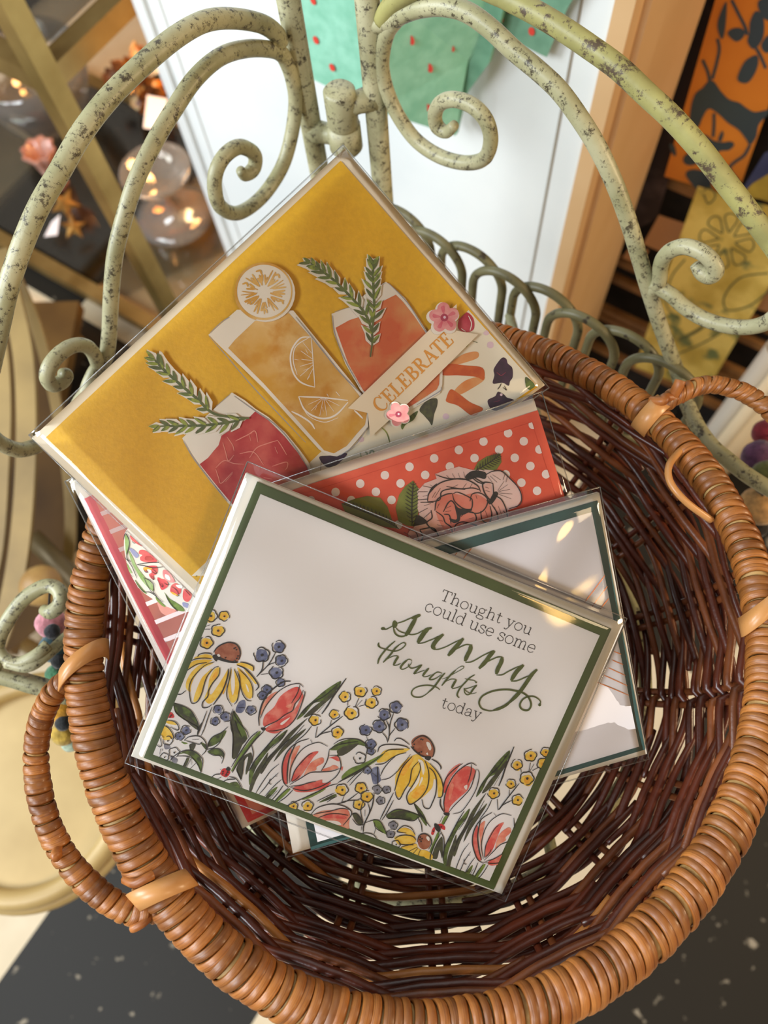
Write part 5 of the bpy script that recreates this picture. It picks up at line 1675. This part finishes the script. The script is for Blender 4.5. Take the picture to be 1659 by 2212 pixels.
LEFT_GROUP = '''@ F3
F red 160,640 190,560 290,470 360,350 460,270 570,230 620,300 590,380 540,440 500,530 420,580 300,640 180,700; F2 red 190,730 300,650 430,580 530,500 600,380 620,300 640,350 600,450 540,600 460,700 330,780 230,770; F cor 130,530 160,430 250,320 340,290 220,420 140,560; F3 white 370,660 480,590 450,630 390,680; F3 cor 430,460 500,430 480,480
K 15 115,690 112,580 150,430 220,310 320,220 410,165 490,160; K 9 130,600 180,480 260,370 360,270 480,205 590,190 640,230; K 8 600,200 570,300 500,420; K 9 640,265 590,370 540,430 510,510 420,560 330,630 200,690 150,730; K 9 645,290 660,290 640,370 570,560 500,660 420,720 300,750 215,752; F3 ink 135,715 190,720 180,750 150,745
'''
GROUP = '''@ F3
F grn 560,620 640,500 760,390 900,270 1080,160 1060,240 960,330 860,400 760,430 650,560; F2 drk 640,590 760,470 880,380 1020,270 1000,330 880,440 740,560; K 15 1150,125 1060,250 990,350 930,450 860,550; K 9 1080,175 900,330 780,400 660,490 570,600; K 6 950,420 860,540; K 6 900,430 800,540
F drk 130,1230 200,1090 330,950 450,800 560,700 690,600 640,660 540,770 430,900 330,1010 240,1120 150,1260; F2 drk 290,1110 380,960 500,840 660,730 650,760 560,850 420,980 310,1100; K 8 650,680 540,800 430,890 330,980 240,1060 150,1190; K 9 740,690 660,790 540,890
F grn 0,1230 90,1090 210,930 350,810 450,740 390,840 250,960 130,1110 60,1230 0,1400; F2 drk 0,1420 60,1250 150,1110 220,1010 180,1150 80,1330 20,1480 0,1500; K 11 380,750 280,850 150,1000 60,1110 -10,1230; K 7 450,745 380,850 260,960
K 8 350,1145 260,1220 190,1310 130,1400 70,1500; K 8 345,1250 280,1310 240,1350 180,1430 110,1510; K 8 245,1320 235,1370 260,1390; K 7 330,1290 300,1290; K 8 330,1460 240,1560; K 8 380,1330 300,1400 180,1530; F grn 190,1540 260,1460 330,1420 300,1480 220,1560
F lgr 300,1580 400,1480 470,1440 480,1460 390,1550 310,1610; K 9 400,1400 330,1500 250,1590; K 9 520,1450 430,1540 330,1610; K 8 460,1430 370,1510 290,1600
F red 400,1350 395,1180 430,1060 500,960 470,1100 440,1240 450,1380; F cor 480,1180 520,980 600,930 560,1030 500,1180 470,1350; F red 500,1350 530,1260 600,1130 720,1020 820,1000 760,1070 700,1160 620,1280 560,1340; F2 cor 640,1300 720,1140 860,1070 880,1130 800,1180 790,1220 700,1250; F cor 860,1215 950,1185 1000,1160 1060,1190 1000,1215 880,1235; F2 red 935,1080 1040,1055 1075,1110 1040,1110 980,1080; F red 520,1430 640,1390 770,1360 860,1335 870,1375 970,1370 880,1440 720,1480 560,1480; F2 red 1090,1190 1112,1180 1100,1230
K 12 465,1425 410,1370 390,1280 390,1150 430,1030 500,940 590,880 705,845; K 8 725,855 745,895; K 12 450,1380 450,1250 470,1090 520,960 560,890; K 9 475,1370 490,1200 560,1050 640,960 730,910 830,890 930,935; K 9 490,1360 540,1220 630,1110 700,1040 750,1015; K 9 480,1390 600,1320 720,1250 850,1240 980,1230 1070,1200; K 9 850,1230 900,1150 930,1080 950,970; K 9 950,1045 1050,1050 1080,1110 1085,1190 1040,1280 960,1350 830,1420 680,1460 560,1450 470,1410; K 8 490,1410 600,1400 700,1370 790,1350; K 8 500,1360 560,1320 595,1280
B 1135,345 70 y; B 1320,275 78 y; B 1510,275 62 y; B 1450,410 78 y; B 1215,535 88 y; B 1010,555 62 y; B 780,620 74 y; B 1045,765 72 y
K 11 1170,395 1165,450; K 11 1300,360 1255,465; K 9 1340,385 1265,465; K 11 1380,440 1300,460; K 10 975,620 955,690; K 12 1110,575 950,700 790,830; K 11 805,700 782,835; K 10 980,755 860,785 800,830
'''
zA, zB = complex(748, 1462.6), complex(626.8, 1692)
zC, zD = complex(1108.9, 1609.8), complex(1044.7, 1854.8)
MS = ((zD - zC) / (zB - zA), zC - (zD - zC) / (zB - zA) * zA)
pr = Print(front, OFF, fcl)
pr.run('''@ F1
F brn 800,650 840,590 900,550 980,530 1060,550 1105,600 1115,680 1090,740 1040,770 960,765 880,740 830,700; K 13 788,648 830,590 890,550 970,528 1050,545 1092,590 1107,660 1090,735; F3 ink 775,690 820,672 860,690 900,720 1000,750 1072,753 1070,774 980,772 890,752 840,737 825,755 800,740; F3 white 830,680 850,665 870,690 850,700; D ink 1035,600 10; D ink 1060,615 9; D ink 1050,590 6; D ink 1080,690 9; D ink 1065,720 10; D ink 930,710 9; D ink 1040,745 9; D ink 920,735 8
F yel 555,720 600,690 700,670 780,695 760,725 620,725; F2 yel 480,850 530,760 640,735 770,740 720,770 620,790; F yel 460,1070 470,980 530,880 620,800 720,770 780,780 640,850 560,950 520,1050 510,1120; F yel 550,1210 590,1080 650,950 720,880 770,840 740,900 700,980 660,1100 600,1215 560,1240
F yel 680,1200 720,1090 740,960 800,850 860,830 850,920 780,1020 740,1120 760,1150 820,1070 900,950 960,850 960,920 900,1080 830,1190 740,1260; F yel 960,1100 970,950 990,850 1005,870 990,1000 1010,1160 1040,1080 1040,950 1030,850 1060,900 1100,1030 1090,1150 1040,1240 990,1230; F yel 1110,1040 1090,900 1070,830 1120,860 1200,960 1250,1080 1240,1190 1180,1180; F2 yel 1060,790 1150,770 1260,820 1260,870 1180,830; F2 yel 1150,850 1240,930 1300,1010 1280,1020 1230,960; F3 ora 900,1040 940,980 940,1060 900,1150; F3 ora 760,980 800,890 840,850 820,950; F3 white 1170,1020 1200,1060 1210,1120 1190,1100
K 10 600,700 620,670 680,655 750,660 775,680; K 10 500,755 580,725 680,715 760,722; K 10 450,880 520,830 600,785 710,768; K 10 800,760 690,800 600,880 530,970 500,1060 505,1150 530,1250 600,1230 650,1130 680,1020 720,920 800,830 850,815; K 11 865,825 850,920 780,1010 730,1100 720,1170 660,1240 660,1300 720,1300 770,1265; K 14 965,840 960,920 920,1050 870,1150 785,1270; K 9 995,825 985,930 950,1080 950,1180 1010,1290; K 9 1030,840 1070,920 1100,1020 1090,1120 1070,1220 1035,1265; K 10 1075,870 1100,950 1110,1050 1140,1150 1190,1215 1240,1225; K 9 1095,850 1170,920 1230,1000 1255,1080 1255,1190; K 13 1065,795 1150,830 1220,890 1290,980 1325,1050 1290,1100; K 11 1105,760 1180,775 1250,805 1265,830 1260,870; K 9 345,1140 400,1145 460,1100
B 755,210 80 y; B 915,215 65 y; B 840,385 80 y; B 705,530 80 y; B 1360,675 95 b; B 1560,580 80 b; B 1595,745 75 b; B 1535,885 85 b; B 1420,1090 62 b; B 1370,1160 56 b; B 1585,1005 56 b; B 845,1330 62 b; B 935,1415 64 b; B 805,1465 56 b; B 1235,1335 62 b; B 460,1570 60 b; B 385,1645 56 b; F blu 1090,1240 1160,1220 1165,1310 1120,1370 1050,1350; K 7 1080,1305 1160,1305
K 11 1380,735 1365,850 1300,940; K 9 1530,640 1450,780 1320,920; K 9 1530,765 1440,800 1330,910; K 9 1440,900 1350,910; K 9 680,345 745,320; K 9 665,372 750,372; K 7 640,470 660,470
@ F2
F grn 310,200 400,230 510,280 570,370 600,440 600,520 540,450 440,400 350,330; F2 drk 400,330 500,370 580,440 600,520 500,450; K 9 310,200 420,230 520,290 590,400 610,470 600,590; K 8 310,210 340,310 420,380 520,440 590,480 600,520; K 8 770,245 720,380 680,500 640,590; K 8 710,290 650,450 600,580; F2 drk 590,580 610,490 650,430 630,520; F bug 245,330 265,308 300,320 320,370 280,378 235,370; D ink 285,345 9; D ink 270,365 8
F yel 170,530 220,470 280,540 300,620 200,640 160,560; F yel 210,420 290,415 350,460 260,450; K 10 190,455 260,500 310,580 312,630; K 9 230,400 330,420 370,470 375,510 350,520 270,480; K 8 160,570 200,610; K 8 110,690 150,720 170,690 150,590
B 245,645 58 w; B 320,785 64 w; B 205,840 52 w; F gra 200,690 260,700 270,740 210,750; F gra 280,830 360,870 340,920 290,890; K 10 440,640 500,600 600,590 660,620 700,680 700,760 650,820; K 8 440,640 540,670 620,690 650,660; K 6 530,635 620,630; F2 drk 505,690 575,690 545,765 510,765; K 7 500,700 525,770; F lgr 400,660 480,680 440,690; F grn 630,670 700,700 700,760
F grn 720,720 760,630 860,560 940,530 900,620 820,690; K 9 715,760 730,670 780,600 880,550 960,480; K 9 715,750 790,730 860,670 900,570; F grn 720,780 780,750 860,750 900,790 905,850 880,830 800,820; K 9 715,775 780,745 860,745 910,790 910,840 885,920; K 8 720,785 790,820 860,825 890,860
F grn 380,810 450,770 540,770 620,830 650,930 640,1020 590,930 520,840 440,800; K 10 265,890 320,830 400,780 480,760 560,775 630,830 660,890 640,1030; K 8 360,830 450,830 530,850 600,930 640,1030; F2 drk 420,960 470,860 500,860 450,970; K 8 480,830 430,950; K 8 525,850 460,970; K 7 520,860 525,930; K 8 580,910 500,990; K 8 160,740 150,810; K 8 180,740 180,770
F drk 1000,400 1020,300 1060,330 1120,430 1170,560 1180,640 1130,700 1100,770 1050,860 1010,850 1010,700 1020,600 990,500; F2 grn 1030,290 1090,390 1150,500 1190,630 1110,610 1080,520 1030,400; K 9 1015,270 1040,350 1110,450 1180,530 1210,610; K 10 1010,290 990,420 1020,600 1010,850; K 8 1040,400 1080,520 1120,600; F drk 1060,980 1130,850 1200,800 1240,800 1240,900 1180,1050 1170,1000 1200,840 1150,900 1140,1000 1120,1110 1080,1050; K 9 1240,690 1260,800 1240,920; K 8 1150,850 1140,970 1130,1060; K 8 1060,980 1090,1060 1120,1120
F lgr 1000,1000 1080,850 1180,700 1300,560 1350,540 1290,640 1180,760 1090,880 1020,1000; K 10 1320,530 1220,620 1110,780 1000,960; K 14 1385,535 1280,640 1180,770 1090,890 1010,1025
F bug 868,1030 900,982 950,985 987,1030 940,1085 880,1060; F3 ink 935,985 960,958 990,985 975,1010 945,1000; K 9 965,990 920,1075; D ink 900,1015 9; D ink 895,1040 8; D ink 960,1025 9; D ink 945,1055 9; K 6 870,1040 850,1035; K 6 880,995 865,985; K 6 955,1085 955,1100
K 9 760,1085 810,1050 870,1045; K 9 820,1110 880,1080; K 9 970,1075 1050,1095 1100,1160 1130,1220; K 9 890,1140 960,1110 1050,1105; F grn 970,1160 1060,1140 1110,1220 1010,1190''')
pr.run(LEFT_GROUP)
pr.run(GROUP, seed=4)
pr.run(GROUP, M=MS, seed=6)
pr.run('''@ F3
F grn 960,980 1030,910 1150,860 1290,850 1380,900 1390,940 1290,920 1200,960 1100,1040 1040,1050 1060,990; F2 drk 1040,990 1150,930 1300,900 1240,960 1160,1020 1080,1050; K 9 1000,910 1060,870 1150,845 1280,850 1360,890 1400,940 1380,1060; K 8 950,970 1050,920 1200,890 1290,880; K 9 950,970 985,960
F lgr 1100,1290 1200,1200 1330,1150 1480,1080 1600,1020 1540,1090 1420,1170 1260,1260 1120,1340; F2 drk 1050,1370 1200,1270 1400,1170 1340,1230 1180,1310; K 9 1610,1010 1480,1110 1340,1200 1180,1290 1050,1370; K 9 1050,1380 940,1410 760,1500 580,1580 430,1650; F lgr 620,1570 720,1510 900,1440 860,1480 700,1560
K 8 1370,1210 1270,1310 1190,1400; K 8 1320,1230 1240,1290 1160,1370; K 8 1010,1490 900,1540 800,1590; K 8 1040,1530 980,1560 920,1600; F grn 830,1600 1000,1510 1030,1530 900,1590
B 1100,1450 75 y; B 1325,1430 72 y; B 1395,1530 75 y; B 1300,1625 70 y; B 690,1640 70 y; B 520,1645 56 y; B 1310,1075 74 w; B 1600,555 76 b; B 1540,695 84 b; B 1380,740 74 b; B 1440,910 66 b; B 1445,990 52 b; B 1400,1220 50 b; F blu 1440,1220 1530,1180 1550,1280 1560,1350 1480,1390 1450,1300; B 1515,1450 58 g; B 1630,1450 50 g; B 1560,1580 52 g; K 9 1130,1510 1095,1600; K 10 1290,1490 1150,1590 1040,1620; K 9 1300,1575 1200,1580 1090,1600
@ F4
K 10 850,570 885,650 885,760 865,835; K 9 940,480 900,600 885,720; K 9 960,660 890,750 880,780; K 9 800,710 850,770 865,820; K 9 615,750 630,800; K 9 745,1120 750,1240 750,1340; K 8 680,1190 740,1240; B 965,415 78 b; B 1035,620 84 b
F brn 1150,830 1200,770 1290,745 1370,790 1415,880 1410,1000 1360,1010 1260,980 1180,920; F3 white 1330,830 1370,840 1390,900 1370,930 1340,880; K 13 1160,840 1210,785 1290,755 1370,800 1420,890 1420,960 1405,1005; K 15 1145,880 1200,940 1270,990 1340,1010; F3 ink 1320,1000 1380,1000 1385,1020 1360,1050 1320,1035 1310,1015; F3 white 1325,970 1345,955 1350,985; D ink 1265,795 9; D ink 1285,800 8; D ink 1185,855 9; D ink 1175,890 9; D ink 1270,945 9; D ink 1245,955 8
F yel 740,1070 800,960 870,920 1000,910 1130,910 1080,950 960,1000 850,1060; F yel 960,1250 1010,1130 1080,1050 1150,1000 1230,980 1300,1040 1360,1080 1430,1150 1500,1250 1530,1370 1520,1460 1470,1480 1460,1330 1420,1270 1400,1370 1330,1450 1230,1530 1130,1560 1110,1480 1160,1390 1090,1360 1060,1440 1010,1490 970,1450; F2 ora 1000,1180 1060,1080 1140,1010 1180,1020 1130,1120 1060,1230; F2 ora 1150,1470 1210,1400 1280,1340 1320,1380 1230,1500; F3 white 1230,1040 1290,1060 1310,1160 1290,1220 1270,1130; F3 white 1190,1310 1240,1200 1250,1190 1240,1310 1150,1420 1165,1370; F3 white 1270,1250 1290,1270 1240,1360
K 10 945,820 980,785 1040,795 1130,860; K 11 750,950 770,890 840,860 980,860 1080,880 1130,910; K 9 830,950 900,920 1060,915; K 9 720,1095 820,1085 900,1030 990,980 1090,955; K 9 780,1235 820,1150 890,1060 960,1000; K 8 790,1280 880,1260 960,1200 1040,1110 1140,975; K 12 1160,1000 1060,1110 1000,1230 950,1410; K 10 1235,1060 1160,1150 1130,1300 1070,1400 1010,1510 970,1470 960,1415; K 11 1250,1070 1255,1160 1200,1290 1110,1430 1095,1500 1130,1570 1200,1540 1280,1470 1340,1370 1360,1230 1340,1120 1310,1050; K 11 1360,1130 1420,1190 1450,1290 1440,1440 1400,1550 1360,1620 1300,1600 1275,1510; K 10 1370,1080 1450,1170 1510,1280 1530,1400 1510,1480 1460,1490; K 13 1390,1030 1460,1070 1500,1120 1500,1155
@ F6
F red 320,930 340,760 400,570 500,460 590,400 690,440 690,520 640,600 600,690 500,780 400,880 370,960; F2 red 330,720 320,600 380,470 450,400 520,370 470,450 390,560; K 10 545,365 460,420 360,520 320,620 300,760; K 10 330,940 320,820 350,680 430,520 530,420 640,360 710,390; K 8 650,370 640,480 605,600; K 9 705,430 680,530 640,650 560,750 440,870 370,960; K 8 720,430 740,480 730,580 690,700 600,850 520,940 425,965; K 14 280,780 280,860 320,940; F3 ink 320,950 385,955 380,985 330,980; F3 white 560,640 600,620 590,680; F3 cor 380,700 420,600 440,640 390,800
F lgr 290,1090 330,1000 380,990 330,1080 300,1110; K 8 310,990 270,1070; K 10 380,980 320,1090; F bug 240,1100 290,1085 335,1120 330,1160 270,1130; F bug 170,1200 190,1140 220,1120 210,1190 190,1220; F3 ink 210,1080 260,1100 285,1150 260,1185 215,1140; D ink 290,1120 8; D ink 195,1170 8; F lgr 140,1450 200,1290 250,1180 270,1200 220,1330 160,1480; K 9 290,1180 200,1350 160,1470 160,1520; K 9 280,1170 320,1260 320,1400 310,1520; F drk 180,1480 230,1330 300,1240 310,1380 300,1500 270,1400 240,1500
F brn 10,1290 30,1220 90,1200 150,1240 165,1310 140,1370 80,1390 30,1360; F3 white 120,1230 150,1250 145,1290 115,1260; K 10 5,1300 25,1225 90,1200 155,1235 175,1310 140,1385; D ink 40,1240 9; D ink 60,1260 9; D ink 35,1270 8; D ink 50,1290 9
@ F5
F yel 1280,920 1370,890 1500,900 1540,950 1500,990 1380,1000 1330,1000; F2 yel 1320,830 1400,800 1480,830 1530,900 1440,880; F yel 1360,1030 1530,990 1560,1040 1620,1080 1650,1140 1560,1130 1440,1070; F yel 1600,1070 1680,1080 1740,1140 1700,1200 1640,1150; K 9 1550,1030 1450,1080; K 9 1560,1040 1500,1110; K 9 1590,1060 1560,1130; K 9 1530,980 1360,1030; K 9 1510,1000 1400,1000 1330,990; K 9 1285,930 1340,895 1420,885 1500,900 1540,945; K 9 1420,860 1340,850 1315,835 1390,775 1480,800 1530,880; K 9 1560,680 1600,760 1610,850; B 1300,995 52 w; B 1265,770 55 g; B 1235,870 52 g
F grn 1190,650 1300,590 1420,590 1590,660 1490,710 1340,700 1210,690; F2 drk 1230,640 1330,600 1420,610 1300,660; K 9 1180,650 1290,585 1400,590 1600,660; K 9 1200,690 1330,690 1500,715 1570,670; F grn 1510,510 1590,580 1659,700 1659,780 1570,650; K 10 1510,500 1560,600 1640,700 1710,790; K 10 1270,380 1180,560 1110,700; K 9 1270,470 1190,620 1130,710
F cor 310,660 420,600 560,590 700,575 750,640 740,760 740,810 640,790 480,720; F2 red 400,680 500,640 640,640 720,690 600,690; F2 white 430,720 600,720 640,770; K 10 280,650 350,570 450,530 560,515 680,540 760,590 770,640 730,700 670,770; K 8 320,640 400,620 520,600 640,570 750,580; K 8 350,690 480,640 600,630 730,650; F drk 780,640 830,630 890,700 900,760 840,750; K 10 770,640 830,630 890,700 905,770; K 9 780,690 840,760 910,765; K 8 905,490 880,600 910,740; K 8 960,490 985,600 930,740; K 7 930,580 930,660; K 12 1040,400 1010,560 920,760 910,850
F lgr 1030,700 1100,720 1150,800 1190,880 1100,830 1040,760; K 9 930,740 1040,705 1110,720 1160,800 1190,880; K 8 1040,730 1060,800 1150,860; K 9 870,870 950,860 1030,880 1080,940; K 9 1060,800 1040,870; K 8 890,780 885,830''')
pr.build('meadow_print', fp)
front.sleeve([(535, 997), (1354, 1336), (1092, 1948), (270, 1648)], lift=.0019, wav=.0006, seed=21)

# ================================================================ felt garlands
def garland(name, label, beads, dpt, hang, cat='garland'):
    c0 = at_depth(beads[0][0], beads[0][1], dpt)
    t = thing(name, label, cat, c0)
    q = MB()
    q.tube(catmull([at_depth(*p) for p in hang] + [at_depth(x, y, dpt + dz) for x, y, r, c, nm, dz in beads], 4), .0006, 6)
    q.build('string', mat('thread', (60, 52, 44), rough=0.9), t)
    for x, y, r, c, nm, dz in beads:
        q = MB()
        q.ball(at_depth(x, y, dpt + dz), r / PXF * (dpt + dz), squash=.92, wob=.04)
        c2 = tuple(int(v * .78) for v in c)
        q.build(nm, mat('felt_%d_%d_%d' % c, c, c2, rough=0.95, scale=260, bump=0.6, bscale=600, sheen=0.3), t)
    return t
garland('felt_ball_garland', 'felt ball garland of pink, teal, yellow and mint beads, left of the basket', [
    (110, 1346, 33, (226, 148, 156), 'felt_bead', .0), (113, 1364, 17, (34, 32, 36), 'spacer_bead', -.012), (119, 1398, 34, (58, 96, 104), 'felt_bead', 0.0), (128, 1427, 18, (30, 30, 32), 'spacer_bead', -.004),
    (120, 1456, 22, (70, 122, 84), 'felt_bead', .004), (128, 1502, 17, (30, 30, 32), 'spacer_bead', .002), (131, 1532, 29, (216, 152, 32), 'felt_bead', .004), (136, 1562, 17, (32, 34, 34), 'spacer_bead', .0), (137, 1584, 27, (196, 160, 60), 'felt_bead', .008), (152, 1604, 20, (190, 208, 180), 'felt_bead', .014)], .372, [(108, 1272, .348), (106, 1310, .36)])
garland('felt_ball_garland', 'felt ball garland of purple, green and tan beads, right of the basket', [
    (1655, 935, 30, (150, 40, 60), 'felt_bead', .03), (1640, 988, 38, (98, 56, 92), 'felt_bead', .02), (1612, 1008, 15, (170, 40, 58), 'felt_bead', .03), (1655, 1026, 32, (92, 96, 44), 'felt_bead', .0), (1652, 1052, 19, (24, 22, 24), 'spacer_bead', -.005), (1642, 1092, 44, (206, 158, 98), 'felt_bead', .01), (1640, 1140, 20, (40, 34, 30), 'spacer_bead', .02)], .42, [(1718, 1085, .352), (1690, 1000, .40)])

for o in list(bpy.data.objects):
    if '_loc' in o:
        del o['_loc']
